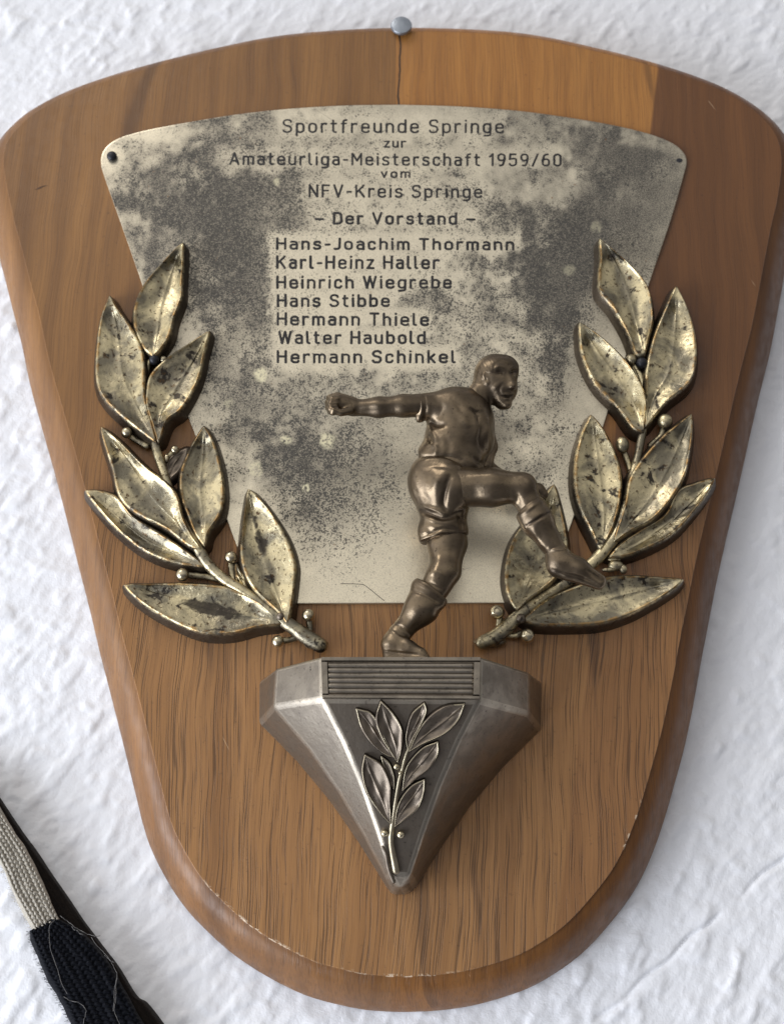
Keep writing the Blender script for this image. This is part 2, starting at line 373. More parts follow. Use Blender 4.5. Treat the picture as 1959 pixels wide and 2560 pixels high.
# ------------------------------------------------------------------ wall
def build_wall():
    dx = 0.0007
    xs = np.arange(-0.17, 0.17, dx); zs = np.arange(-0.03, 0.36, dx)
    nx, nz = len(xs), len(zs)
    A = field(nx, nz, 4.2, 9, 1, math.radians(-40)); B = field(nx, nz, 9, 6, 2); D = field(nx, nz, 1.5, 2.8, 3, math.radians(-50))
    E = field(nx, nz, 60, 60, 4); G = field(nx, nz, 5.5, 5.5, 5)
    h = 0.20*sm(0.5, 1.7, A) + 0.26*sm(0.9, 2.0, G) + 0.09*B*sm(-0.5, 1, E) + 0.045*D + 0.06*A
    h += 0.16*sm(1.2, 2.4, B)
    XX, ZZ = np.meshgrid(xs, zs, indexing='ij')
    # two creases in the paper, lower right
    for (u0, v0, u1, v1) in ((1985, 2120, 1850, 2238), (1805, 2276, 1480, 2565)):
        p, q = P(u0, v0, 0)[[0, 2]], P(u1, v1, 0)[[0, 2]]
        L = np.linalg.norm(q-p); d = (q-p)/L
        s = (XX-p[0])*d[0] + (ZZ-p[1])*d[1]; t = (XX-p[0])*d[1] - (ZZ-p[1])*d[0] + 0.0005*np.sin(s*350)
        m = sm(-0.002, 0.006, s)*sm(-0.002, 0.006, L-s)
        h += m*(0.12*sm(0.003, 0, np.abs(t+0.0016)) - 0.75*sm(0.0010, 0, np.abs(t)))
    fade = sm(0, 0.012, XX-xs[0])*sm(0, 0.012, xs[-1]-XX)*sm(0, 0.012, ZZ-zs[0])*sm(0, 0.012, zs[-1]-ZZ)
    h = (1.45*h*fade - 0.55)*MM
    v = np.stack([XX, -h, ZZ], -1).reshape(-1, 3)
    idx = np.arange(nx*nz).reshape(nx, nz)
    f = np.stack([idx[:-1, :-1], idx[1:, :-1], idx[1:, 1:], idx[:-1, 1:]], -1).reshape(-1, 4).tolist()
    # plain wall all round
    x0, x1, z0, z1 = xs[0], xs[-1], zs[0], zs[-1]; R = 0.9; y = 0.55*MM
    n = len(v)
    ring = np.array([[x0, y, z0], [x1, y, z0], [x1, y, z1], [x0, y, z1], [-R, y, z0-R], [R, y, z0-R], [R, y, z1+R], [-R, y, z1+R]])
    v = np.vstack([v, ring])
    f += [[n+4, n+5, n+1, n], [n+5, n+6, n+2, n+1], [n+6, n+7, n+3, n+2], [n+7, n+4, n, n+3]]
    o = mesh('wall', v, f, MAT['wall'])
    tag(o, 'white rough plastered wall behind the wooden plaque', kind='structure')
build_wall()

# ------------------------------------------------------------------ plaque
plaque = empty('trophy_plaque', ORG); ORGS[plaque.name] = ORG
tag(plaque, 'wooden trophy plaque with engraved silver plate, laurel branches and bronze footballer on a bracket', 'plaque')

face_px = [(977,2440),(888,2430),(769,2396),(638,2322),(543,2239),(489,2173),(440,2085),(417,2020),(402,1960),(364,1810),(325,1660),(304,1581),(279,1477),(246,1352),(217,1239),(185,1120),(150,998),(124,906),(99,791),(76,705),(54,619),(35,549),(18,470),(10,420),(10,378),(24,345),(50,314),(95,277),(179,234),(286,196),(405,162),(536,130),(685,100),(833,85),(1000,78),(1197,83),(1340,97),(1495,130),(1602,157),(1703,188),(1792,222),(1864,262),(1915,305),(1945,352),(1953,415),(1942,500),(1926,570),(1905,680),(1880,810),(1851,925),(1826,1030),(1797,1156),(1767,1281),(1738,1406),(1713,1531),(1699,1600),(1679,1708),(1656,1817),(1629,1916),(1598,2020),(1566,2105),(1530,2174),(1480,2240),(1417,2308),(1349,2358),(1281,2393),(1174,2425),(1079,2438)]
def closed(pts, n):
    p = cr([pts[-2], pts[-1]] + list(pts) + [pts[0], pts[1]], 3000)
    a = np.argmin(np.linalg.norm(p[:600]-np.array(pts[0]), axis=1)); b = 2400 + np.argmin(np.linalg.norm(p[2400:]-np.array(pts[0]), axis=1))
    return resample(p[a:b+1], n+1)[:-1]
def outward(loop):                 # loop (n,2), outward unit normals
    t = np.roll(loop, -1, 0) - np.roll(loop, 1, 0); t /= np.linalg.norm(t, axis=1)[:, None]
    nrm = np.stack([t[:, 1], -t[:, 0]], 1)
    area2 = np.sum(loop[:, 0]*np.roll(loop[:, 1], -1) - np.roll(loop[:, 0], -1)*loop[:, 1])
    return nrm if area2 > 0 else -nrm

def build_board():
    n = 480
    L = np.array([P(u, v, H_BOARD) for u, v in closed(face_px, n)])[:, [0, 2]]
    N = outward(L)
    for _ in range(6): N = (N + np.roll(N, 1, 0) + np.roll(N, -1, 0))/3
    N /= np.linalg.norm(N, axis=1)[:, None]
    prof = [(-0.7, 16.0, 0), (-0.12, 16.0, 0), (0.0, 15.85, 0), (0.06, 15.0, 0.6), (0.35, 14.85, 1), (0.9, 14.75, 1), (2.7, 13.8, 1), (4.6, 12.0, 1), (6.3, 9.7, 1),
            (7.8, 7.0, 1), (8.9, 4.6, 1), (9.5, 2.6, 1), (9.7, 1.6, 1), (9.4, 0.7, 1), (8.8, 0.5, 1)]
    v, rim = [], []
    for w, h, r in prof:
        q = L + N*w*MM
        v.append(np.stack([q[:, 0], np.full(n, -h*MM), q[:, 1]], 1)); rim += [r]*n
    k = len(prof)
    f = [(i*n+j, i*n+(j+1) % n, (i+1)*n+(j+1) % n, (i+1)*n+j) for i in range(k-1) for j in range(n)]
    f.append(tuple(range(n))[::-1]); f.append(tuple((k-1)*n+j for j in range(n)))
    V = np.vstack(v); rim = np.array(rim, float)
    # chips along the lower lip of the face
    wear = np.zeros(len(V))
    for j in range(n):
        u = closed_face[j] if False else None
    for (uu, vv, r) in ((640, 2324, 0.016), (971, 2440, 0.010), (1030, 2440, 0.010), (545, 2240, 0.005), (1566, 2105, 0.004), (1590, 2030, 0.003)):
        c = P(uu, vv, H_BOARD)
        wear = np.maximum(wear, np.exp(-(np.linalg.norm(V-c, axis=1)/r)**2))
    ringi = np.arange(len(V))//n
    wear *= np.isin(ringi, [1, 2, 3])
    o = mesh('backboard', V, f, MAT['wood'], plaque, sharp=40, attrs={'rim': rim, 'wear': wear})
    fixn(o); o['label'] = 'shield shaped walnut board with a rounded rim'
    return o
board = build_board()
# small gash in the wood, upper left
g0 = [P(u, v, H_BOARD+0.02) for u, v in ((88, 474), (97, 471), (108, 466), (120, 464))]
gm = MB(); gm.add(*tube(cr(g0, 10), np.array([0.05, .15, .3, .38, .38, .3, .25, .2, .1, .05])*MM, 8, 0.12)); gm.build('gash', plain('dark_wood_gash', srgb(84, 58, 38), 0.7), plaque)

# ------------------------------------------------------------------ engraved plate
plate_px = [(1000,262),(863,264),(714,273),(595,286),(506,300),(405,318),(345,331),(300,345),(270,364),(256,386),(254,410),(262,440),(298,542),(342,667),(397,830),(471,1039),(492,1093),(571,1306),(592,1360),(646,1500),(649,1508)]
plate_px2 = [(1352,1506),(1357,1500),(1417,1335),(1442,1264),(1500,1083),(1560,900),(1622,704),(1673,554),(1706,440),(1714,402),(1703,377),(1673,355),(1614,333),(1524,312),(1405,292),(1280,276),(1138,266)]
def build_plate():
    a = cr(plate_px[:-2] , 330); b = np.array([plate_px[-2], plate_px[-1]]); c = np.array([plate_px2[0], plate_px2[1]]); d = cr(plate_px2[2:] + [plate_px[0]], 330)
    lower = resample(np.array([plate_px[-1], plate_px2[0]], float), 120)
    side1 = resample(np.vstack([a[-1], b]), 40); side2 = resample(np.vstack([c, d[:1]]), 40)
    loop = np.vstack([a[:-1], side1[:-1], lower[:-1], side2[:-1], d[:-1]])
    n = len(loop); L = np.array([P(u, v, H_PLATE) for u, v in loop])[:, [0, 2]]
    cen = L.mean(0); K = 260
    V = []; pix = []
    lp = loop; cp = np.array([980., 860.])
    cen = P(cp[0], cp[1], H_PLATE)[[0, 2]]
    for j in range(1, K+1):
        s = j/K
        q = cen + (L-cen)*s
        V.append(np.stack([q[:, 0], np.full(n, -H_PLATE*MM), q[:, 1]], 1))
    V = np.vstack([[[cen[0], -H_PLATE*MM, cen[1]]]] + V)
    # back to photo pixels to lay the stains out where they are
    d = V - CAM; w = d[:, 1]*math.cos(PHI) + d[:, 2]*math.sin(PHI)
    U = 979.5 + FPX*d[:, 0]/w; W = 1280 - FPX*(d[:, 2]*math.cos(PHI) - d[:, 1]*math.sin(PHI))/w
    G = field(900, 900, 16, 16, 11); G2 = field(900, 900, 16, 16, 12); G3 = field(900, 900, 60, 60, 13); G4 = field(900, 900, 5, 5, 14)
    gi = lambda F, sx: F[(np.clip(U/sx, 0, 899)).astype(int), (np.clip(W/sx, 0, 899)).astype(int)]
    s = 2.2
    D = 1680/1959.
    ux = U*D + 20*gi(G, s) + 9*gi(G4, s); wx = W*D + 20*gi(G2, s) + 8*gi(G4, s)
    film = np.where(wx < 900, 0.36 + 0.16*sm(420, 300, ux)*sm(300, 360, wx), 0.34-0.24*sm(900, 1150, wx)) + 0.07*gi(G3, s); spk = np.where(wx > 1080, 0.22, 0.36) + 0.06*gi(G3, s) + 0.22*np.exp(-(((ux-850)/330)**4+((wx-560)/260)**4))
    film = film + 0.22*sm(900, 1300, ux)*sm(800, 300, wx)
    for cx, cy, rx, ry, fa, sa in [(450,300,120,80,.75,.75),(370,440,90,90,.55,.45),(500,430,120,95,.85,.75),(330,560,60,70,1,.8),(530,620,75,110,.85,.85),
            (450,560,80,90,.7,.7),(470,740,40,60,.4,.5),(545,815,110,38,.5,.9),(500,900,70,50,.3,.4),(650,1060,110,120,.55,.85),(725,1160,90,100,.45,.8),
            (660,960,110,45,.55,.45),(600,1010,90,90,.45,.15),(800,860,160,50,.35,.6),(860,815,90,25,.4,.5),(1170,665,62,85,1.1,1),(1120,575,90,50,.7,.7),(1190,490,90,60,.75,.8),
            (1060,630,90,50,.45,.65),(1195,790,30,60,.6,.9),(1130,780,90,80,.2,.5),(1330,420,120,120,.55,.3),(1300,320,130,45,.4,.2),(650,250,100,26,.6,.7),(820,305,110,36,.25,.6),
            (1070,430,90,34,.35,.7),(930,385,110,26,.15,.6),(1190,900,60,110,.3,.6),(1150,980,90,60,.3,.5),(820,1050,70,150,.2,.55),(620,370,70,60,.5,.6),
            (1250,600,70,90,.6,.3),(700,1230,70,30,.1,.4),(1380,330,60,40,.5,.1),(640,470,40,60,.3,.6)]:
        k = np.exp(-(((ux-cx)/rx)**2 + ((wx-cy)/ry)**2)*.9)
        film = film + fa*k*0.54; spk = spk + sa*k*(0.42 if cy > 930 else 0.34)
    # rubbed clean round the lines of lettering, along the rim and round the top rivet
    clean = np.zeros(len(U))
    for x0, x1, y0, y1, st in TEXTBOX:
        bx = np.maximum(np.maximum(x0-10-(U+6*gi(G4, s)), (U+6*gi(G4, s))-x1-12), np.maximum(y0-8-(W+5*gi(G, s)), (W+5*gi(G, s))-y1-10))
        clean = np.maximum(clean, sm(20, -10, bx + 5*gi(G, s))*st)
    clean = np.maximum(clean, 0.9*np.exp(-(((U-280)/45)**2+((W-392)/50)**2)**1.5))
    clean = np.maximum(clean, 0.8*np.exp(-(((U-395)/70)**2+((W-335)/26)**2)**1.5))
    clean = np.maximum(clean, 0.7*sm(1240, 1460, W))
    clean = np.maximum(clean, 0.6*np.exp(-(((U-440)/60)**2+((W-640)/50)**2)))
    film = np.clip((film+.04*gi(G4, s)+.07*gi(G, s))*(1-0.85*clean), 0, 1.0); spk = np.clip((spk+.05*gi(G4, s)+.06*gi(G2, s))*(1-0.42*clean), 0, .8)
    spot = np.zeros(len(U))
    for cx, cy, r, st_ in ((653, 937, 17, .9), (715, 1101, 13, .8), (818, 1100, 19, .9), (764, 1219, 10, .9), (640, 1172, 19, .55), (1490, 567, 13, .3), (1421, 674, 16, .3), (690, 452, 9, .6), (570, 1010, 11, .3)):
        dd = np.hypot(U-cx, W-cy) + 2*gi(G4, s)
        spot = np.maximum(spot, st_*sm(r*1.3, r*0.6, dd)*sm(r*0.12, r*0.3, dd + (9 if st_ < .5 else 0)))
    f = [(0, 1+(j+1) % n, 1+j) for j in range(n)]
    f += [(1+(k-1)*n+j, 1+(k-1)*n+(j+1) % n, 1+k*n+(j+1) % n, 1+k*n+j) for k in range(1, K) for j in range(n)]
    N = outward(L); base = len(V); last = 1+(K-1)*n
    for w_, h_ in ((0.12, -0.06), (0.2, -0.3), (0.2, -1.0)):
        q = L + N*w_*MM
        V = np.vstack([V, np.stack([q[:, 0], np.full(n, -(H_PLATE+h_)*MM), q[:, 1]], 1)])
        b2 = len(V)-n
        f += [(last+j, last+(j+1) % n, b2+(j+1) % n, b2+j) for j in range(n)]; last = b2
    ext = len(V)-base
    pad = lambda a, val: np.r_[a, np.full(ext, val)]
    o = mesh('engraved_plate', V, f, MAT['plate'], plaque, sharp=50, attrs={'film': pad(film, 0.3), 'speck': pad(spk, 0.3), 'spot': pad(spot, 0)})
    fixn(o); return o

# text: (string, left, right, baseline at left, baseline at right, cap height) in photo pixels
LINES = [('Sportfreunde Springe', 706, 1259, 333, 334, 36), ('zur', 959, 1015, 370, 370, 25), ('Amateurliga-Meisterschaft 1959/60', 573, 1403, 413, 417, 33.5),
    ('vom', 951, 1026, 446, 446, 24), ('NFV-Kreis Springe', 771, 1205, 494, 496, 34), ('\u2013 Der Vorstand \u2013', 786, 1188, 562, 563, 33),
    ('Hans-Joachim Thormann', 690, 1285, 625, 627, 32), ('Karl-Heinz Haller', 690, 1098, 673, 674, 35.5), ('Heinrich Wiegrebe', 690, 1129, 722.5, 722.5, 34),
    ('Hans Stibbe', 691.5, 974, 768.5, 768.5, 34), ('Hermann Thiele', 691.5, 1072, 814.5, 816, 34.5), ('Walter Haubold', 695, 1064, 861, 861, 34.5), ('Hermann Schinkel', 691.5, 1139, 909, 909, 34.5)]
TEXTBOX = [(l, r, b0-c, b1, 0.5 if i < 6 else 0.85) for i, (t, l, r, b0, b1, c) in enumerate(LINES)]
plate = build_plate()

X_ = 0.70
def glyphs():
    g = {}; x = X_; w = 0.46
    bowl = lambda x0, x1, y0, y1, r: [(x0, (y0+y1)/2, 0), (x0, y1, r), (x1, y1, r), (x1, y0, r), (x0, y0, r), (x0, (y0+y1)/2, 0)]
    g['a'] = (.42, [[(.04, x-.03, 0), (.07, x, .06), (.42, x, .17), (.42, 0, 0)], [(.42, .42, 0), (0, .42, .17), (0, 0, .17), (.42, 0, .17), (.42, .2, 0)]])
    g['b'] = (w, [[(0, 1), (0, 0)], bowl(0, w, 0, x, .2)])
    g['c'] = (.41, [[(.41, x-.14, 0), (.41, x, .17), (0, x, .2), (0, 0, .2), (.41, 0, .17), (.41, .14, 0)]])
    g['d'] = (w, [[(w, 1), (w, 0)], bowl(w, 0, 0, x, .2)])
    g['e'] = (w, [[(0, .37, 0), (w, .37, .02), (w, x, .2), (0, x, .2), (0, 0, .2), (w, 0, .2), (w, .12, 0)]])
    g['f'] = (.3, [[(.32, 1), (.1, 1, .15), (.1, 0)], [(0, x), (.28, x)]])
    g['g'] = (w, [bowl(w, 0, 0, x, .2), [(w, x), (w, -.27, .19), (.04, -.27)]])
    g['h'] = (.44, [[(0, 1), (0, 0)], [(0, .42), (0, x, .2), (.44, x, .2), (.44, 0)]])
    g['i'] = (.02, [[(.01, x), (.01, 0)], [(.01, .97), (.01, .99)]])
    g['k'] = (.4, [[(0, 1), (0, 0)], [(.39, x), (0, .24)], [(.15, .38), (.42, 0)]])
    g['l'] = (.14, [[(0, 1), (0, 0, .13), (.15, 0)]])
    g['m'] = (.72, [[(0, x), (0, 0)], [(0, .44), (0, x, .18), (.36, x, .18), (.36, 0)], [(.36, .44), (.36, x, .18), (.72, x, .18), (.72, 0)]])
    g['n'] = (.44, [[(0, x), (0, 0)], [(0, .42), (0, x, .2), (.44, x, .2), (.44, 0)]])
    g['o'] = (w, [bowl(0, w, 0, x, .22)])
    g['p'] = (w, [[(0, x), (0, -.28)], bowl(0, w, 0, x, .2)])
    g['r'] = (.3, [[(0, x), (0, 0)], [(0, .4), (0, x, .2), (.3, x), (.31, x-.04)]])
    g['s'] = (.41, [[(.4, x-.1), (.4, x, .13), (.01, x, .16), (.01, .37, .16), (.41, .35, .16), (.41, 0, .16), (0, 0, .13), (0, .1)]])
    g['t'] = (.3, [[(.1, .96), (.1, 0, .14), (.3, 0)], [(0, x), (.28, x)]])
    g['u'] = (.44, [[(0, x), (0, 0, .2), (.44, 0, .2), (.44, .25)], [(.44, x), (.44, 0)]])
    g['v'] = (.44, [[(0, x), (.22, 0, .01), (.44, x)]])
    g['z'] = (.4, [[(0, x), (.4, x, .01), (0, 0, .01), (.41, 0)]])
    g['A'] = (.62, [[(0, 0), (.31, 1, .01), (.62, 0)], [(.11, .3), (.51, .3)]])
    g['D'] = (.54, [[(.27, 0, 0), (0, 0, .01), (0, 1, .01), (.54, 1, .26), (.54, 0, .26), (.27, 0, 0)]])
    g['F'] = (.46, [[(0, 0), (0, 1, .01), (.46, 1)], [(0, .53), (.4, .53)]])
    g['H'] = (.55, [[(0, 0), (0, 1)], [(.55, 0), (.55, 1)], [(0, .52), (.55, .52)]])
    g['J'] = (.32, [[(.32, 1), (.32, 0, .2), (0, 0), (-.02, .02)]])
    g['K'] = (.55, [[(0, 0), (0, 1)], [(.53, 1), (0, .36)], [(.2, .6), (.55, 0)]])
    g['M'] = (.66, [[(0, 0), (0, 1, .01), (.33, .35, .01), (.66, 1, .01), (.66, 0)]])
    g['N'] = (.56, [[(0, 0), (0, 1, .01), (.56, 0, .01), (.56, 1)]])
    g['S'] = (.52, [[(.51, .84), (.51, 1, .2), (.01, 1, .23), (.01, .54, .23), (.52, .5, .23), (.52, 0, .24), (0, 0, .2), (0, .15)]])
    g['T'] = (.54, [[(0, 1), (.54, 1)], [(.27, 1), (.27, 0)]])
    g['V'] = (.58, [[(0, 1), (.29, 0, .01), (.58, 1)]])
    g['W'] = (.82, [[(0, 1), (.2, 0, .01), (.41, 1, .01), (.62, 0, .01), (.82, 1)]])
    g['1'] = (.24, [[(0, .78), (.2, 1, .01), (.2, 0)]])
    g['9'] = (.48, [bowl(.48, 0, .44, 1, .24), [(.48, .72), (.48, .5, .1), (.33, 0, .1), (.12, 0)]])
    g['5'] = (.48, [[(.44, 1), (.05, 1, .01), (.01, .56, .01), (.2, .62, .1), (.48, .62, .2), (.48, 0, .24), (0, 0, .2), (0, .14)]])
    g['6'] = (.48, [bowl(0, .48, 0, .58, .24), [(0, .3), (0, .5, .1), (.16, 1, .1), (.38, 1)]])
    g['0'] = (.48, [bowl(0, .48, 0, 1, .24)])
    g['/'] = (.36, [[(0, -.02), (.36, 1.02)]])
    g['-'] = (.26, [[(0, .42), (.26, .42)]])
    g['\u2013'] = (.52, [[(0, .42), (.52, .42)]])
    return g
GL = glyphs()
def fillet(path):
    pts = [(p[0], p[1]) for p in path]; rad = [p[2] if len(p) > 2 else 0 for p in path]
    out = [np.array(pts[0])]
    for i in range(1, len(pts)-1):
        a, b, c = map(np.array, (pts[i-1], pts[i], pts[i+1]))
        r = rad[i]
        if r < .005: r = .012
        la, lc = np.linalg.norm(a-b), np.linalg.norm(c-b)
        k = min(r, la*.5 if i > 1 else la, lc*.5 if i < len(pts)-2 else lc)
        p0 = b + (a-b)/la*k; p1 = b + (c-b)/lc*k
        m = 7 if r > .03 else 3
        cc = p0+p1-b
        for t in np.linspace(0, math.pi/2, m): out.append(cc + (p1-cc)*math.sin(t) + (p0-cc)*math.cos(t))
    out.append(np.array(pts[-1]))
    keep = [out[0]]
    for q in out[1:]:
        if np.linalg.norm(q-keep[-1]) > .008: keep.append(q)
    if len(keep) == 1: keep.append(out[-1])
    return np.array(keep)
for li, (txt, l, r, b0, b1, cap) in enumerate(LINES):
    pen = 0; segs = []
    for ch in txt:
        if ch == ' ': pen += .38; continue
        w, st = GL[ch]; w = w*.88; st = [[(c_[0]*.88, *c_[1:]) for c_ in q_] for q_ in st]
        for s in st:
            run = [s[0]]
            for c_ in s[1:-1]:
                run.append(c_)
                if len(c_) < 3 or c_[2] < .03: segs.append(fillet(run) + [pen, 0]); run = [c_]
            run.append(s[-1]); segs.append(fillet(run) + [pen, 0])
        pen += w + .345
    allx = np.concatenate([s[:, 0] for s in segs]); x0, x1 = allx.min(), allx.max()
    sw = 3.25 if li > 4 else 2.8
    if li in (1, 3): sw = 2.4
    m = MB()
    for s in segs:
        pp = []
        for x, y in s:
            t = (x-x0)/(x1-x0); u = l + sw + (r-l-2*sw)*t + 0.25*rng.standard_normal()
            pp.append(P(u, b0 + (b1-b0)*t - sw - y*(cap-2*sw) + 0.2*rng.standard_normal(), H_PLATE + 0.0))
        m.add(*tube(pp, sw*px2m((l+r)/2, b0, H_PLATE)*float(rng.uniform(.92, 1.1)), 8, 0.10))
    m.build('lettering', MAT['ink'], plate)
# rivet and the empty nail hole
c = P(280, 390, H_PLATE+0.9); rv = MB(); rv.add(*ball(c, 1.75*MM, 20, 12, (1, .75, 1))); rv.build('rivet', MAT['black'], plate)
c = P(1697, 401, H_PLATE+0.02); rv = MB(); rv.add(*ball(c, 1.0*MM, 16, 8, (1.1, .06, .9))); rv.build('nail_hole', MAT['black'], plate)
# fine scratches near the foot of the plate
for pl in ([(852, 1459), (905, 1461), (918, 1468), (960, 1502)], [(1275, 1225), (1300, 1205), (1330, 1186)], [(1060, 1030), (1068, 1015)]):
    m = MB(); m.add(*tube(cr([P(u, v, H_PLATE) for u, v in pl], 14), 0.10*MM, 6, .3)); m.build('scratch', MAT['ink'], plate)

# ------------------------------------------------------------------ laurel branches
T3 = lambda x, y: (200+x/2.4, 560+y/2.4)
T4 = lambda x, y: (200+x/2.4, 1060+y/2.4)
T5 = lambda x, y: (1180+x/2.4, 560+y/2.4)
T6 = lambda x, y: (1180+x/2.4, 1060+y/2.4)
TB = lambda x, y: (600+x/2.1, 1600+y/2.1)
def leaf(parent, T, base, tip, A, B, mid, H, h0=H_BOARD, depth=1.6, seed=0, proj=None, name='leaf', mat=None, wall=(0.5, 1.3, 2.0), lip=.14, pat=(0, .5, .3)):
    """raised cast leaf: traced rim, folded face with midrib, sloping flanks down to h0"""
    tr = lambda L: [T(*p) for p in L]
    b, t = T(*base), T(*tip)
    n, M = 64, 9
    a2 = cr([b]+tr(A)+[t], n); b2 = cr([b]+tr(B)+[t], n); m2 = cr([b]+tr(mid)+[t], n)
    proj = proj or (lambda u, v, off: P(u, v, h0+off))
    g = np.random.default_rng(seed); ph = g.uniform(0, 6.28, 6)
    V = []; E = []; PT = []
    ts = np.concatenate([-np.array([1, .955, .9, .82, .66, .48, .3, .12, .045]), [0], np.array([.045, .12, .3, .48, .66, .82, .9, .955, 1])])
    S = np.linspace(0, 1, n)
    for i in range(n):
        s = S[i]; tp = min(1, (s*5.5))*min(1, (1-s)*6.5); wid = max(np.linalg.norm(a2[i]-m2[i])+np.linalg.norm(b2[i]-m2[i]), 1e-3)
        sc = min(1, wid/46)
        for tt in ts:
            k = abs(tt); q = m2[i] + (a2[i]-m2[i])*k if tt < 0 else m2[i] + (b2[i]-m2[i])*k
            z = H - 1.15*depth*sc*tp*(1 - k**1.35) + lip*sc*tp*math.exp(-((k-.95)/.06)**2)
            z += .3*sc*tp*math.exp(-(k/.11)**2) - .16*sc*tp*math.exp(-((k-.17)/.08)**2)
            z += sc*tp*(.16*math.sin(9*s+3*tt+ph[0]) + .12*math.sin(17*s-5*tt+ph[1]))*(1-k**4)
            z += sc*tp*.05*math.sin(2*math.pi*(s*8.5 - k*2.1))*min(1, k*4)*min(1, (1-k)*6)*(depth > 1)
            z += sc*.9*tp*math.sin(3.2*s+ph[2])*tt*.5
            V.append(proj(q[0], q[1], z)); E.append(min(1.0, max(0, (k-.84)/.1)))
            PT.append(pat[0]*math.exp(-((s-pat[1])/pat[2])**2)*math.exp(-((tt-.05)/.42)**2))
    m = len(ts)
    F = [(i*m+j, i*m+j+1, (i+1)*m+j+1, (i+1)*m+j) for i in range(n-1) for j in range(m-1)]
    # flanks
    loop = [i*m for i in range(n)] + [i*m+m-1 for i in range(n-2, 0, -1)]
    Lp = np.array([V[i] for i in loop]); nn = proj(b[0], b[1], 1.0) - proj(b[0], b[1], 0.0)
    nn = NORM if proj.__name__ == 'panel' else np.array([0, -1.0, 0])
    ex = np.cross(nn, [0, 0, 1.0]); ex /= np.linalg.norm(ex); ey = np.cross(ex, nn)
    L2 = np.stack([Lp@ex, Lp@ey], 1); N2 = outward(L2)
    for _ in range(2): N2 = (np.roll(N2, 1, 0)+2*N2+np.roll(N2, -1, 0)); N2 /= np.linalg.norm(N2, axis=1)[:, None]+1e-9
    V = list(V); prev = loop; k = len(loop)
    zz = H - np.array([H*.07, H*.5, H*1.0])
    for w, frac, ed in zip(wall, (0.10, 0.5, 1.0), (1.35, 2, 2)):
        st = len(V)
        for q in range(k):
            V.append(Lp[q] + (N2[q, 0]*ex + N2[q, 1]*ey)*w*MM - nn*H*frac*MM - (nn*np.dot(Lp[q]-Lp[0], nn)*(frac > .9))); E.append(ed)
        cur = list(range(st, st+k))
        F += [(prev[q], prev[(q+1) % k], cur[(q+1) % k], cur[q]) for q in range(k)]; prev = cur
    o = mesh(name, V, F, mat or MAT['laurel'], parent, sharp=62, attrs={'edge': E, 'patina': PT+[0]*(len(E)-len(PT)), 'darkening': np.clip(np.array(E)-1, 0, 1)})
    bm = bmesh.new(); bm.from_mesh(o.data); bmesh.ops.remove_doubles(bm, verts=bm.verts, dist=2e-6); bmesh.ops.recalc_face_normals(bm, faces=bm.faces); bm.to_mesh(o.data); bm.free()
    return o
def stem(parent, pts, rads, h, mat=None, name='stem', proj=None, squash=.8, n=60):
    p = cr(pts, n); r = np.interp(np.linspace(0, 1, n), np.linspace(0, 1, len(rads)), rads)
    hh = np.interp(np.linspace(0, 1, n), np.linspace(0, 1, len(h)), h) if not np.isscalar(h) else np.full(n, h)
    q = [(proj or P)(u, v, z) for (u, v), z in zip(p, hh)]
    rm = [a*1.3*px2m(u, v, 20) for a, (u, v) in zip(r, p)]
    m = MB(); m.add(*tube(q, np.array(rm)*(1+.025*np.sin(np.arange(n)*.45)), 12, squash), a=0.3)
    return m.build(name, mat or MAT['laurel'], parent, attr='edge')
def berry(parent, T, x, y, r, h, mat=None, stemto=None, name='berry', scl=(1, 1, 1), proj=None, zs=2.4):
    u, v = T(x, y); c = (proj or P)(u, v, h); m = MB(); m.add(*ball(c, r/zs*px2m(u, v, h), 22, 14, scl)); o = m.build(name, mat or MAT['berry'], parent)
    if stemto: stem(parent, [T(*p) for p in stemto], [6.5, 6, 7.5], [h-1.6, h-2, h-2], name='berry_stalk', n=16)
    return o

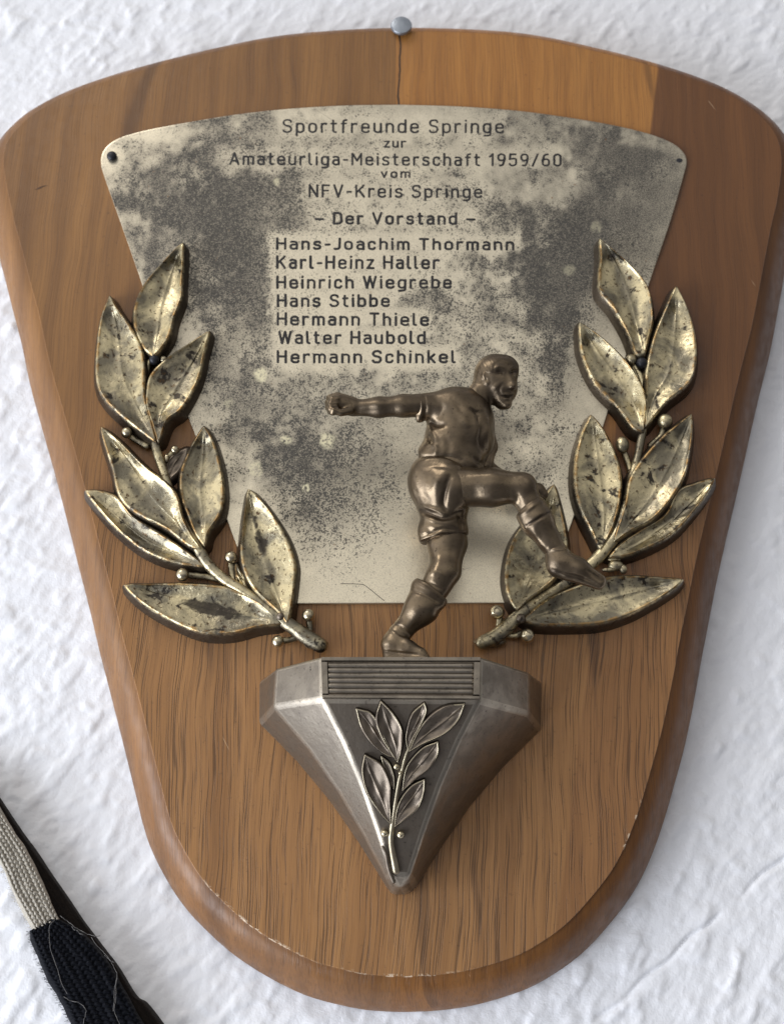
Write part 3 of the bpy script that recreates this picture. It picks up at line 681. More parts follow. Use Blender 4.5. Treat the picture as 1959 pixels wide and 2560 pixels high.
HB = H_BOARD
left = empty('laurel_branch', P(483, 1610, HB)-ORG, plaque); ORGS[left.name] = P(483, 1610, HB)
left['label'] = 'laurel branch with the brighter leaves, left of the engraved text'
LL = [
 (T4, (720, 745), (128, 18), [(645,715),(520,620),(330,520),(240,420),(200,260),(152,110)], [(660,660),(610,560),(575,430),(510,350),(380,250),(220,92)], [(600,610),(430,430),(280,210)], 5.0, 1.7),
 (T4, (745, 722), (742, 14), [(690,640),(650,540),(610,420),(612,280),(660,160),(702,80)], [(765,640),(832,540),(855,420),(838,260),(792,100)], [(738,560),(720,380),(740,180)], 5.0, 1.7),
 (T4, (742, 850), (40, 400), [(630,762),(470,655),(320,560),(225,445),(130,408)], [(600,830),(470,790),(340,718),(210,605),(108,490)], [(570,775),(390,690),(190,530)], 3.9, 1.5),
 (T4, (1242, 1190), (1012, 395), [(1190,1120),(1062,1000),(992,880),(970,750),(982,600),(1000,470)], [(1262,1080),(1278,950),(1282,830),(1232,680),(1140,530),(1056,430)], [(1190,1050),(1108,820),(1040,560)], 5.0, 1.9),
 (T4, (1200, 1195), (270, 966), [(1150,1140),(1050,1060),(880,985),(650,962),(420,964)], [(1080,1207),(900,1250),(720,1240),(530,1160),(368,1060)], [(1050,1160),(800,1110),(500,1030)], 4.6, 1.8),
 (T4, (1012, 1020), (935, 840), [(938,900),(948,960)], [(968,880),(992,950)], [(955,930)], 3.2, .4),
 (T3, (440, 785), (615, 112), [(388,740),(345,650),(325,560),(345,450),(400,345),(480,250),(562,160)], [(482,740),(532,660),(557,560),(602,440),(606,360),(612,240)], [(470,620),(490,480),(560,260)], 5.4, 1.9),
 (T3, (452, 1300), (178, 432), [(400,1260),(260,1150),(150,1040),(105,930),(105,760),(130,570)], [(425,1200),(395,1090),(380,1000),(380,850),(362,740),(300,620),(215,500)], [(335,1080),(255,900),(225,650)], 5.0, 1.7),
 (T3, (470, 1300), (772, 643), [(440,1200),(405,1090),(405,1000),(430,900),(520,810),(650,722)], [(520,1170),(600,1110),(665,1010),(712,900),(738,780)], [(485,1140),(560,1010),(690,800)], 5.0, 1.7)]
PATS = {0: (.35, .6, .2), 3: (.75, .62, .3), 4: (.95, .42, .28), 1: (.5, .9, .12), 6: (.3, .8, .2), 8: (.45, .55, .25)}
for i, (T, b, t, A, B, M, H, dp) in enumerate(LL): leaf(left, T, b, t, A, B, M, H*1.15, depth=dp, seed=i, pat=PATS.get(i, (.15, .5, .3)))
leaf(left, T4, (525, 340), (640, 150), [(520,260),(560,190)], [(590,280),(630,210)], [(565,240)], 2.2, depth=.4, seed=99, mat=MAT['relief'])
stem(left, [T4(1440,1328), T4(1345,1268), T4(1250,1200), T4(1150,1130), T4(1060,1058), T4(935,975), T4(855,925), T4(765,835), T4(700,730), T4(600,560), T4(510,310), T4(458,150), T3(452,1260)], [15, 15, 13, 11, 11, 11, 11, 11, 10, 9, 8, 9, 7], HB+3.6, squash=.9, n=90)
stem(left, [T3(452, 1290), T3(402, 1060), T3(400, 880), T3(445, 790)], [8, 6, 6, 7], HB+2.6, n=40)
for x, y in ((1448, 1318), (1425, 1335), (1395, 1325)): pass
m = MB(); m.add(*ball(P(*T4(1415, 1318), HB+2), 3.1*MM, 16, 10, (1.2, .7, .6))); m.build('stem_end', MAT['laurel'], left)
berry(left, T3, 445, 815, 31, HB+4.6, MAT['black']); berry(left, T3, 500, 812, 22, HB+3.4)
berry(left, T3, 282, 1252, 34, HB+3.4, stemto=[(300, 1270), (340, 1300), (400, 1330)])
berry(left, T4, 570, 155, 26, HB+3.2, stemto=[(560, 170), (530, 200), (500, 250)]); berry(left, T4, 520, 205, 18, HB+2.8, scl=(.8, .8, 1.5))
berry(left, T4, 905, 800, 38, HB+3.6, stemto=[(905, 830), (918, 920), (960, 985)])
berry(left, T4, 615, 905, 40, HB+3.6, stemto=[(650, 907), (740, 912), (840, 930)])
berry(left, T4, 1370, 1148, 38, HB+3.6, stemto=[(1375, 1180), (1378, 1240), (1350, 1280)])
berry(left, T4, 1187, 1305, 37, HB+3.6, stemto=[(1215, 1300), (1260, 1295), (1310, 1275)])
berry(left, T4, 1203, 1155, 26, HB+5.0, MAT['relief'], name='rivet')

right = empty('laurel_branch', P(1230, 1610, HB)-ORG, plaque); ORGS[right.name] = P(1230, 1610, HB)
right['label'] = 'darker laurel branch on the right, crossed by the kicking foot'
RL = [
 (T6, (852, 700), (1312, -58), [(870,640),(920,480),(945,340),(1005,235),(1120,100),(1225,10)], [(960,625),(1080,562),(1182,450),(1262,320),(1295,190),(1312,60)], [(940,600),(1090,410),(1210,190)], 5.0, 1.6),
 (T6, (770, 745), (714, -52), [(730,660),(662,520),(622,380),(622,230),(652,90)], [(835,620),(880,450),(882,280),(832,130),(770,15)], [(790,580),(772,380),(740,130)], 5.0, 1.7),
 (T6, (828, 792), (1447, 328), [(900,715),(1010,640),(1160,545),(1235,405),(1335,360)], [(930,780),(1080,720),(1212,640),(1330,510),(1402,410)], [(960,740),(1150,620),(1330,450)], 3.9, 1.4),
 (T6, (270, 1112), (490, 366), [(238,1060),(208,960),(210,850),(242,720),(302,620),(400,505),(452,420)], [(345,1035),(450,960),(522,880),(562,750),(552,620),(520,480)], [(310,1000),(390,800),(450,560)], 5.0, 1.8),
 (T6, (312, 1172), (1257, 934), [(420,1080),(560,1005),(760,935),(950,916),(1130,925)], [(400,1197),(560,1202),(760,1192),(930,1140),(1080,1062),(1200,985)], [(500,1120),(750,1062),(1000,1000)], 4.7, 1.7),
 (T5, (1030, 775), (768, 90), [(985,770),(930,640),(850,500),(772,400),(765,300),(775,200)], [(1052,680),(1078,560),(1062,420),(1020,330),(940,240),(850,160)], [(1000,650),(930,400),(862,240)], 5.4, 2.2),
 (T5, (1022, 1240), (646, 592), [(965,1215),(880,1100),(772,990),(702,880),(660,760),(650,680)], [(1038,1100),(1022,1000),(962,880),(880,780),(760,670)], [(985,1110),(870,930),(735,740)], 5.0, 2.0),
 (T5, (1042, 1210), (1224, 374), [(1046,1080),(1045,950),(1052,850),(1092,680),(1162,510)], [(1085,1150),(1172,1050),(1292,950),(1335,830),(1332,680),(1292,520)], [(1085,1050),(1180,880),(1215,640)], 5.0, 1.6)]
for i, (T, b, t, A, B, M, H, dp) in enumerate(RL): leaf(right, T, b, t, A, B, M, H*1.15, depth=dp, seed=20+i, pat=(.22, .5, .3))
stem(right, [T6(62,1312), T6(150,1268), T6(240,1185), T6(330,1110), T6(450,1025), T6(570,950), T6(700,850), T6(785,765), T6(870,650), T6(925,480), T6(955,330), T6(990,200), T5(1030,1200)], [14, 15, 13, 12, 11, 11, 12, 12, 11, 9, 8, 8, 7], HB+3.6, squash=.9, n=90)
stem(right, [T5(1035, 1210), T5(1035, 1040), T5(1010, 920), T5(975, 850)], [7, 6, 6, 6], HB+2.6, n=40)
m = MB(); m.add(*ball(P(*T6(105, 1308), HB+2), 3.4*MM, 16, 10, (1.5, .7, .55))); m.build('stem_end', MAT['laurel'], right)
berry(right, T5, 952, 815, 34, HB+4.0, MAT['laurel'], stemto=[(962, 840), (985, 900), (1010, 960)]); berry(right, T5, 1015, 835, 35, HB+4.4, MAT['black'])
berry(right, T5, 1155, 1185, 46, HB+3.8, MAT['laurel'], stemto=[(1148, 1215), (1130, 1270), (1070, 1330)])
berry(right, T6, 900, 125, 42, HB+3.4, MAT['laurel'], scl=(.95, .8, 1.25), stemto=[(910, 170), (940, 250), (955, 330)])
berry(right, T6, 148, 1130, 44, HB+3.8, stemto=[(165, 1170), (160, 1225), (190, 1250)])
berry(right, T6, 330, 1270, 44, HB+3.8, stemto=[(290, 1258), (250, 1270), (200, 1262)])
berry(right, T6, 290, 1168, 31, HB+5.0, MAT['relief'], name='rivet')
m = MB()
for x, y, r, s in ((860, 850, 40, (1.2, .7, .8)), (905, 870, 30, (.8, .7, 1)), (820, 875, 28, (1.6, .6, .5)), (850, 815, 22, (1.8, .6, .5))): m.add(*ball(P(*T6(x, y), HB+3), r/2.4*px2m(1500, 1400, 19), 18, 12, s), a=.5)
m.build('bud', MAT['laurel'], right, attr='edge')

# ------------------------------------------------------------------ bracket
def build_bracket():
    h0, h1, h2 = HB, HB+22, HB+33
    root = empty('wall_bracket', P(1000, 1900, HB)-ORG, plaque); ORGS[root.name] = P(1000, 1900, HB)
    root['label'] = 'triangular pewter bracket under the footballer with a laurel sprig in relief'
    q = lambda x, y, h: P(*TB(x, y), h)
    # top ring and fascia foot, back to front to back
    T_ = [q(98, 245, h0), q(190, 148, h1), q(425, 75, h2), q(1262, 98, h2), q(1515, 168, h1), q(1582, 262, h0)]
    zt = (T_[2][2]+T_[3][2])/2
    T_[2][2] = T_[3][2] = zt
    def at_z(x, y):
        d = ray(*TB(x, y)); return CAM + d*(zt/d[2])
    T_[1], T_[4] = at_z(190, 148), at_z(1515, 168); T_[0][2] = T_[5][2] = zt
    hl, hr = -T_[1][1]/MM, -T_[4][1]/MM
    print('bracket side heights', hl, hr, T_[0], T_[5])
    B_ = [q(98, 440, h0), q(175, 352, hl), q(432, 312, h2), q(1256, 318, h2), q(1515, 390, hr), q(1582, 475, h0)]
    E_ = [q(765, 1295, h0+1), q(772, 1262, h0+11), q(792, 1235, h0+15), q(890, 1240, h0+15), q(905, 1265, h0+11), q(925, 1300, h0+1)]
    G_ = [q(795, 1338, h0), q(805, 1325, h0+5.5), q(822, 1300, h0+11), q(858, 1300, h0+11), q(872, 1325, h0+5.5), q(885, 1338, h0)]
    # every lower edge sweeps in a little: three rings between fascia and tip
    Mids = []
    for t in (.25, .5, .75):
        row = []
        for i in range(6):
            m_ = B_[i]*(1-t) + E_[i]*t; side = 1 if i < 3 else -1
            row.append(m_ + np.array([side*(.0014 if i in (2, 3) else .0025)*math.sin(math.pi*t**.85), 0, .0006*math.sin(math.pi*t)]))
        Mids.append(row)
    Mid = Mids[1]
    rings = [T_, B_] + Mids + [E_, G_]
    V = [p for r in rings for p in r]; F = []
    nr = len(rings)
    for k in range(nr-1):
        for i in range(5): F.append((k*6+i, k*6+i+1, (k+1)*6+i+1, (k+1)*6+i))
    F.append(tuple(range(6))); F.append(tuple((nr-1)*6+i for i in range(6)))
    F.append([k*6 for k in range(nr)] + [k*6+5 for k in range(nr-1, -1, -1)])
    o = mesh('bracket_body', V, F, MAT['pewter'], root, smooth=False); o.data.materials.append(MAT['darkpanel']); o.data.materials.append(MAT['rubbed'])
    bm = bmesh.new(); bm.from_mesh(o.data); bmesh.ops.recalc_face_normals(bm, faces=bm.faces)
    es = [e for e in bm.edges if len(e.link_faces) == 2 and e.calc_face_angle(0) > .2]
    bmesh.ops.bevel(bm, geom=es, offset=0.0011, segments=4, profile=.55, affect='EDGES', clamp_overlap=True, material=2)
    bmesh.ops.triangulate(bm, faces=[f for f in bm.faces if len(f.verts) > 4])
    bm.to_mesh(o.data); bm.free()
    pn = np.cross(B_[3]-B_[2], E_[2]-B_[2]); pn /= np.linalg.norm(pn); pn = pn if pn[1] < 0 else -pn
    for pl in o.data.polygons:
        if np.dot(pn, np.array(pl.normal)) > .985 and pl.material_index == 0: pl.material_index = 1
    o.data.polygons.foreach_set('use_smooth', np.ones(len(o.data.polygons), bool)); o.data.set_sharp_from_angle(angle=math.radians(28))
    # fluted panel on the fascia: frame strips and six reeds
    a, b, c, d = T_[2], T_[3], B_[3], B_[2]
    nn = np.cross(b-a, d-a); nn /= np.linalg.norm(nn); nn = nn if nn[1] < 0 else -nn
    bil = lambda s, t: (a*(1-s)+b*s)*(1-t) + (d*(1-s)+c*s)*t
    m = MB()
    def bar(s0, t0, s1, t1, r, sq):
        p = np.array([bil(s0+(s1-s0)*k, t0+(t1-t0)*k) for k in np.linspace(0, 1, 14)])
        p += nn*(0.00008*np.sin(np.linspace(0, 9, 14)+t0*20))[:, None]
        m.add(*tube(p, r, 10, sq, up=nn))
    for k in range(6): bar(.052, .175 + k*.118 + .04, .945, .175 + k*.118 + .04, .00088, 1.0)
    m.build('reeding', MAT['pewter'], root)
    m = MB()
    def slab(s0, t0, s1, t1, hgt):
        base = [bil(s0, t0), bil(s1, t0), bil(s1, t1), bil(s0, t1)]
        ins = [(s0+.004, t0+.02), (s1-.004, t0+.02), (s1-.004, t1-.02), (s0+.004, t1-.02)]
        top = [bil(*k)+nn*hgt for k in ins]
        m.add([p-nn*.0003 for p in base]+top, [(4, 5, 6, 7), (0, 1, 5, 4), (1, 2, 6, 5), (2, 3, 7, 6), (3, 0, 4, 7)])
    slab(.0, .015, 1.0, .13, .0011); slab(0, .90, 1, .99, .0011); slab(.0, .13, .042, .90, .0011); slab(.955, .13, 1.0, .90, .0011)
    fixn(m.build('panel_frame', MAT['pewter'], root, smooth=False))
    m = MB(); m.add([bil(.042, .13)+nn*.00012, bil(.955, .13)+nn*.00012, bil(.955, .90)+nn*.00012, bil(.042, .90)+nn*.00012], [(0, 1, 2, 3)]); m.build('panel_ground', MAT['relief'], root, smooth=False)
    return root, B_, E_, Mid
bracket, BB, BE, BM_ = build_bracket()
# sprig in relief on the sloping front panel
p0 = (BB[2]+BB[3])/2; dn = (BE[2]+BE[3])/2 - p0; ac = BB[3]-BB[2]
NORM = np.cross(ac, dn); NORM /= np.linalg.norm(NORM)
if NORM[1] > 0: NORM = -NORM
def panel(u, v, off): return PP(u, v, p0, NORM, off)
BL = [((805, 615), (612, 364), [(765,602),(700,552),(642,470)], [(762,525),(722,435),(682,384),(645,372)], [(730,520),(665,420)], 1.1),
 ((826, 642), (740, 324), [(800,602),(750,520),(714,420)], [(848,560),(846,470),(802,390)], [(818,560),(770,420)], 1.3),
 ((880, 575), (966, 333), [(871,520),(880,460),(905,388)], [(910,510),(950,440),(976,375)], [(895,500),(935,420)], 1.0),
 ((888, 585), (1176, 338), [(935,482),(1000,398),(1082,350)], [(962,542),(1072,490),(1142,420)], [(950,520),(1080,420)], 1.2),
 ((852, 790), (1036, 538), [(868,690),(900,630),(962,568)], [(920,730),(992,672),(1036,598)], [(890,720),(980,610)], 1.2),
 ((812, 980), (966, 735), [(822,900),(850,830),(902,768)], [(868,938),(932,882),(962,800)], [(850,900),(925,800)], 1.2),
 ((790, 965), (656, 606), [(735,905),(668,800),(643,690)], [(786,860),(786,760),(742,660)], [(750,850),(685,700)], 1.3),
 ((808, 785), (742, 614), [(788,745),(760,680)], [(806,720),(782,650)], [(785,700)], .9)]
for i, (b, t, A, B, M, H) in enumerate(BL):
    leaf(bracket, TB, b, t, A, B, M, H, proj=panel, depth=.5, lip=.22, wall=(.12, .3, .5), seed=50+i, mat=MAT['relief'])
    m = MB()
    for side in (A, B):
        c = cr([TB(*b)]+[TB(*p) for p in side]+[TB(*t)], 30)
        m.add(*tube([panel(u, v, H+.12) for u, v in c], np.interp(np.linspace(0, 1, 30), [0, .5, 1], [.10, .2, .26])*MM*.8, 8, .7, up=NORM))
    m.build('leaf_edge', MAT['reliefedge'], bracket)
stem(bracket, [TB(818,1212), TB(792,1060), TB(802,950), TB(830,760), TB(848,690), TB(872,600), TB(905,530)], [6.5, 5.5, 4.5, 4, 3.5, 3, 2.5], .7, MAT['reliefedge'], proj=panel)
stem(bracket, [TB(806,1268), TB(780,1200), TB(765,1120), TB(748,1085)], [4, 4, 4, 2.5], .5, MAT['relief'], proj=panel, n=30)
for x, y, r in ((820, 665, 15), (757, 1015, 17), (842, 1022, 19), (841, 698, 10)):
    berry(bracket, TB, x, y, r, 1.0, MAT['berry'], proj=panel, zs=2.1)

# ------------------------------------------------------------------ bronze footballer (implicit surface -> mesh)
TF = lambda x, y: (780+x/2.1, 860+y/2.1)
def J(x, y, h): return P(*TF(x, y), HB+h)*1000          # mm
def RR(x, y, h, r): return r/2.1*px2m(*TF(x, y), HB+h)*1000
class SDF:
    def __init__(s, k=1.2): s.ops = []; s.k = k; s.lo = np.full(3, 1e9); s.hi = -s.lo
    def grow(s, p, r): s.lo = np.minimum(s.lo, p-r); s.hi = np.maximum(s.hi, p+r)
    def cone(s, a, b, ra, rb, k=None, sub=False, sq=None):
        pa, pb = J(*a), J(*b); qa, qb = RR(*a, ra), RR(*b, rb)
        s.ops.append(('cone', pa, pb, qa, qb, s.k if k is None else k, sub, sq))
        if not sub: s.grow(pa, qa*1.3); s.grow(pb, qb*1.3)
        return s
    def ell(s, c, rx, ry, rz, k=None, sub=False, rot=0.0, abs_=None):
        p = J(*c) if abs_ is None else abs_; f = RR(*(c if abs_ is None else (900, 300, 24)), 1.0)
        s.ops.append(('ell', p, np.array([rx, ry, rz])*f, rot, None, s.k if k is None else k, sub, None))
        if not sub: s.grow(p, max(rx, ry, rz)*f)
        return s
    def ev(s, ax):
        n = [len(q) for q in ax]; D = np.full(n, 1e3)
        for op in s.ops:
            k = op[5]
            if op[0] == 'cone': lo = np.minimum(op[1]-op[3], op[2]-op[4]); hi = np.maximum(op[1]+op[3], op[2]+op[4])
            else: r_ = op[2].max(); lo, hi = op[1]-r_, op[1]+r_
            pad = 2*k+1.6
            i0 = [max(0, int(np.searchsorted(ax[i], lo[i]-pad))) for i in range(3)]; i1 = [min(n[i], int(np.searchsorted(ax[i], hi[i]+pad))) for i in range(3)]
            if any(i1[i] <= i0[i] for i in range(3)): continue
            sl = tuple(slice(i0[i], i1[i]) for i in range(3))
            X = np.stack(np.meshgrid(*[ax[i][sl[i]] for i in range(3)], indexing='ij'), -1)
            if op[0] == 'cone':
                _, a, b, ra, rb, k, sub, sq = op
                ba = b-a; pa = X-a
                t = np.clip((pa@ba)/max(ba@ba, 1e-9), 0, 1)
                d = np.linalg.norm(pa-t[..., None]*ba, axis=-1) - (ra+(rb-ra)*t)
            else:
                _, c, r, rot, _, k, sub, _ = op
                q = X-c; cs, sn = math.cos(rot), math.sin(rot)
                x = q[..., 0]*cs+q[..., 2]*sn; z = -q[..., 0]*sn+q[..., 2]*cs
                m = np.sqrt((x/r[0])**2+(q[..., 1]/r[1])**2+(z/r[2])**2)
                d = (m-1)*r.min()
            E = D[sl]
            if sub: d = -d; h = np.clip(.5-.5*(E-d)/max(k, 1e-3), 0, 1); D[sl] = E*(1-h)+d*h + k*h*(1-h)
            else: h = np.clip(.5+.5*(E-d)/max(k, 1e-3), 0, 1); D[sl] = np.where(E > 900, d, E*(1-h)+d*h - k*h*(1-h))
        return D
    def clip(s, p, n): s.ops_clip = getattr(s, 'ops_clip', []) + [(np.asarray(p), np.asarray(n)/np.linalg.norm(n))]; return s
    def mesh(s, name, mat, parent, vox=.3, folds=(), dark=(), dents=(), jitter=.022, seed=0, hair=None):
        """folds: (polyline in figure pixels, half width px, height mm) raised or sunk along the seen surface; dark: lines coloured darker: patina at brows and mouth, elsewhere along folds"""
        lo, hi = s.lo-1.5, s.hi+1.5
        ax = [np.arange(lo[i], hi[i]+vox, vox) for i in range(3)]
        D = s.ev(ax)
        if hasattr(s, 'ops_clip'):
            X = np.stack(np.meshgrid(*ax, indexing='ij'), -1)
            for p, n in s.ops_clip:
                d = (X-p)@n; h = np.clip(.5-.5*(D-d)/.25, 0, 1); D = D*(1-h)+d*h+.25*h*(1-h)
        V, F = surfnets(D); V = lo + V*vox
        o = mesh(name, V*MM, F, mat, parent)
        fixn(o)
        bm = bmesh.new(); bm.from_mesh(o.data)
        for _ in range(3): bmesh.ops.smooth_vert(bm, verts=bm.verts, factor=.5, use_axis_x=True, use_axis_y=True, use_axis_z=True)
        bm.normal_update(); bm.to_mesh(o.data)
        N = np.array([v.normal[:] for v in bm.verts]); V = np.array([v.co[:] for v in bm.verts]) + ORGS[o.name]; bm.free()
        d = V - CAM; w = d[:, 1]*math.cos(PHI) + d[:, 2]*math.sin(PHI)
        U = 979.5 + FPX*d[:, 0]/w; W = 1280 - FPX*(d[:, 2]*math.cos(PHI) - d[:, 1]*math.sin(PHI))/w
        fx, fy = (U-780)*2.1, (W-860)*2.1
        front = np.clip(-(N*d).sum(1)/np.linalg.norm(d, axis=1)*2.5, 0, 1)
        def near(poly):
            c = cr(poly, 40); best = np.full(len(fx), 1e9); par = np.zeros(len(fx))
            for i in range(39):
                p, q = c[i], c[i+1]; e_ = q-p; L2 = max(e_@e_, 1e-9)
                t = np.clip(((fx-p[0])*e_[0]+(fy-p[1])*e_[1])/L2, 0, 1)
                dd = np.hypot(fx-p[0]-t*e_[0], fy-p[1]-t*e_[1]); m = dd < best; best[m] = dd[m]; par[m] = (i+t[m])/39
            return best, par
        disp = np.zeros(len(V)); gr = np.zeros(len(V))
        for poly, hw, amp in folds:
            dd, t = near(poly); disp += amp*np.exp(-(dd/hw)**2)*np.clip(4*t*(1-t), .15, 1)**.6*front
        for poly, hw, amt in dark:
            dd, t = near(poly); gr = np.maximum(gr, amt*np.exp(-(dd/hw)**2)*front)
        if hair is not None:           # moulded hair: a raised, combed patch with a soft edge
            hp = np.array(hair, float); ins = np.zeros(len(fx), bool)
            for i in range(len(hp)):
                (xa, ya), (xb, yb) = hp[i], hp[(i+1) % len(hp)]
                ins ^= ((ya > fy) != (yb > fy)) & (fx < (xb-xa)*(fy-ya)/(yb-ya+1e-9)+xa)
            best = np.full(len(fx), 1e9)
            for i in range(len(hp)):
                p, q = hp[i], hp[(i+1) % len(hp)]; e_ = q-p
                t = np.clip(((fx-p[0])*e_[0]+(fy-p[1])*e_[1])/(e_@e_), 0, 1); best = np.minimum(best, np.hypot(fx-p[0]-t*e_[0], fy-p[1]-t*e_[1]))
            k = sm(-4, 7, np.where(ins, best, -best))*(W < 1000)
            disp += k*(.2 + .03*np.sin(fx*.33 - fy*.22 + 2*np.sin(fy*.05)))
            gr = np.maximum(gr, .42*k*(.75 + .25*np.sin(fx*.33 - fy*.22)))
        g = np.random.default_rng(seed); ph = g.uniform(0, 6.28, 9); x3 = V*1000
        for i in range(6):
            kk = g.normal(0, .35+.12*i, 3); disp += jitter*np.sin(x3@kk+ph[i])
        V = V + N*(disp*MM)[:, None] - ORGS[o.name]
        o.data.vertices.foreach_set('co', V.ravel()); 
        at = o.data.attributes.new('darkening', 'FLOAT', 'POINT'); at.data.foreach_set('value', gr.astype(np.float32)); o.data.update()
        return o
def surfnets(D):
    nx, ny, nz = D.shape; S = D < 0
    acc = np.zeros((nx-1, ny-1, nz-1, 3)); cnt = np.zeros((nx-1, ny-1, nz-1))
    corners = [(i, j, k) for i in (0, 1) for j in (0, 1) for k in (0, 1)]
    sl = lambda c, A: A[c[0]:nx-1+c[0], c[1]:ny-1+c[1], c[2]:nz-1+c[2]]
    for c in corners:
        for axi in range(3):
            if c[axi] == 0:
                d = list(c); d[axi] = 1; d = tuple(d)
                a, b = sl(c, D), sl(d, D); m = sl(c, S) != sl(d, S)
                t = np.where(m, a/np.where(m, a-b, 1), 0)
                for q in range(3): acc[..., q] += m*(c[q] + (t if q == axi else 0))
                cnt += m
    act = cnt > 0; idx = np.full(act.shape, -1); idx[act] = np.arange(act.sum())
    pos = acc[act]/cnt[act][:, None] + np.argwhere(act)
    F = []
    for axi in range(3):
        sh = [slice(None)]*3; s2 = [slice(None)]*3; sh[axi] = slice(0, -1); s2[axi] = slice(1, None)
        m = S[tuple(sh)] != S[tuple(s2)]; flip = S[tuple(sh)]
        o1, o2 = [a for a in range(3) if a != axi]
        I = np.argwhere(m); I = I[(I[:, o1] > 0) & (I[:, o2] > 0) & (I[:, o1] < D.shape[o1]-1) & (I[:, o2] < D.shape[o2]-1)]
        e1 = np.zeros(3, int); e1[o1] = 1; e2 = np.zeros(3, int); e2[o2] = 1
        g = lambda J_: idx[J_[:, 0], J_[:, 1], J_[:, 2]]
        q = np.stack([g(I-e1-e2), g(I-e2), g(I), g(I-e1)], 1)
        F.append(q)
    F = np.vstack(F); return pos, F[(F >= 0).all(1)].tolist()

fig = empty('footballer_statuette', P(*TF(470, 1625), HB+20)-ORG, plaque); ORGS[fig.name] = P(*TF(470, 1625), HB+20)
fig['label'] = 'brown bronze statuette of a footballer kicking to the right'
# --- skin: head, arms, thighs, knees in one continuous surface
HH = 24
b = SDF(1.0)
b.ell((958, 165, HH), 108, 110, 108, rot=.25, k=1).ell((985, 225, HH), 92, 92, 98, k=2, rot=.35)
b.cone((990, 255, HH), (1000, 300, HH+.5), 78, 46, k=1.5)
b.cone((1005, 300, HH+1), (1022, 318, HH+1.5), 40, 24, k=1.2)
b.cone((955, 150, HH), (1012, 135, HH+1), 82, 72, k=1.5)                               # forehead
b.cone((905, 235, HH), (838, 325, HH), 68, 80, k=2.0)                                  # neck
C0 = J(975, 200, HH); R0 = RR(975, 200, HH, 100)
def skin(x, y, d=0.0, c=C0, r=R0):   # point on the near side of the head, seen through the pixel
    dr = ray(*TF(x, y)); dr = dr/np.linalg.norm(dr); o_ = CAM*1000 - c; bq = o_@dr; cq = o_@o_-(r+d)**2; dsc = bq*bq-cq
    t = -bq-math.sqrt(max(dsc, 0)); return CAM*1000 + dr*t
for q in ((skin(1030, 150, -.3), skin(1052, 218, 1.0), .6, 1.0), (skin(1052, 220, 1.0), skin(1028, 226, .3), .8, .6), (skin(1066, 226, .2), skin(1052, 220, 1.0), .5, .8)):
    b.ops.append(('cone', q[0], q[1], q[2], q[3], 1.0, False, None))                   # nose
b.ops.append(('cone', skin(908, 165, .25), skin(918, 205, .35), 1.05, .7, .35, False, None)) # ear
# near arm thrown back
b.cone((700, 320, 27), (480, 325, 29), 68, 60, k=1).cone((480, 325, 29), (350, 332, 29), 55, 54, k=1.2).cone((350, 332, 29), (215, 335, 28.5), 54, 40, k=1.2)
b.cone((205, 325, 28.5), (140, 314, 29), 50, 58, k=1.2)
for i, (x0, y0, x1, y1) in enumerate(((132, 272, 92, 284), (120, 292, 84, 308), (116, 318, 84, 334), (124, 344, 96, 354))):
    b.cone((x0, y0, 30), (x1, y1, 29.4), 21, 18, k=.35)
    b.cone((x1, y1, 29.4), (x1+14, y1+6, 32.2), 17, 16, k=.3); b.cone((x1+14, y1+6, 32.2), (x1+42, y1+2, 32.2), 16, 14, k=.3)
b.cone((200, 350, 30.5), (150, 362, 32.0), 24, 19, k=.5).cone((150, 362, 32), (112, 345, 33), 18, 14, k=.4)   # thumb
# far arm, bent beside the chest
b.cone((890, 400, 18), (925, 540, 17), 54, 48).cone((925, 540, 17), (905, 640, 19), 46, 40)
b.cone((905, 640, 17), (1060, 740, 12), 40, 36).cone((1060, 740, 12), (1185, 765, 11), 38, 34).cone((1185, 765, 11), (1215, 790, 11), 34, 26)
# standing leg
b.cone((690, 880, 21), (708, 1040, 21), 112, 102, k=2).cone((708, 1040, 21), (700, 1180, 22), 102, 84, k=2).cone((692, 1200, 23), (615, 1330, 22), 84, 74, k=1.5)
b.ell((660, 1215, 24.5), 54, 50, 54, k=2)
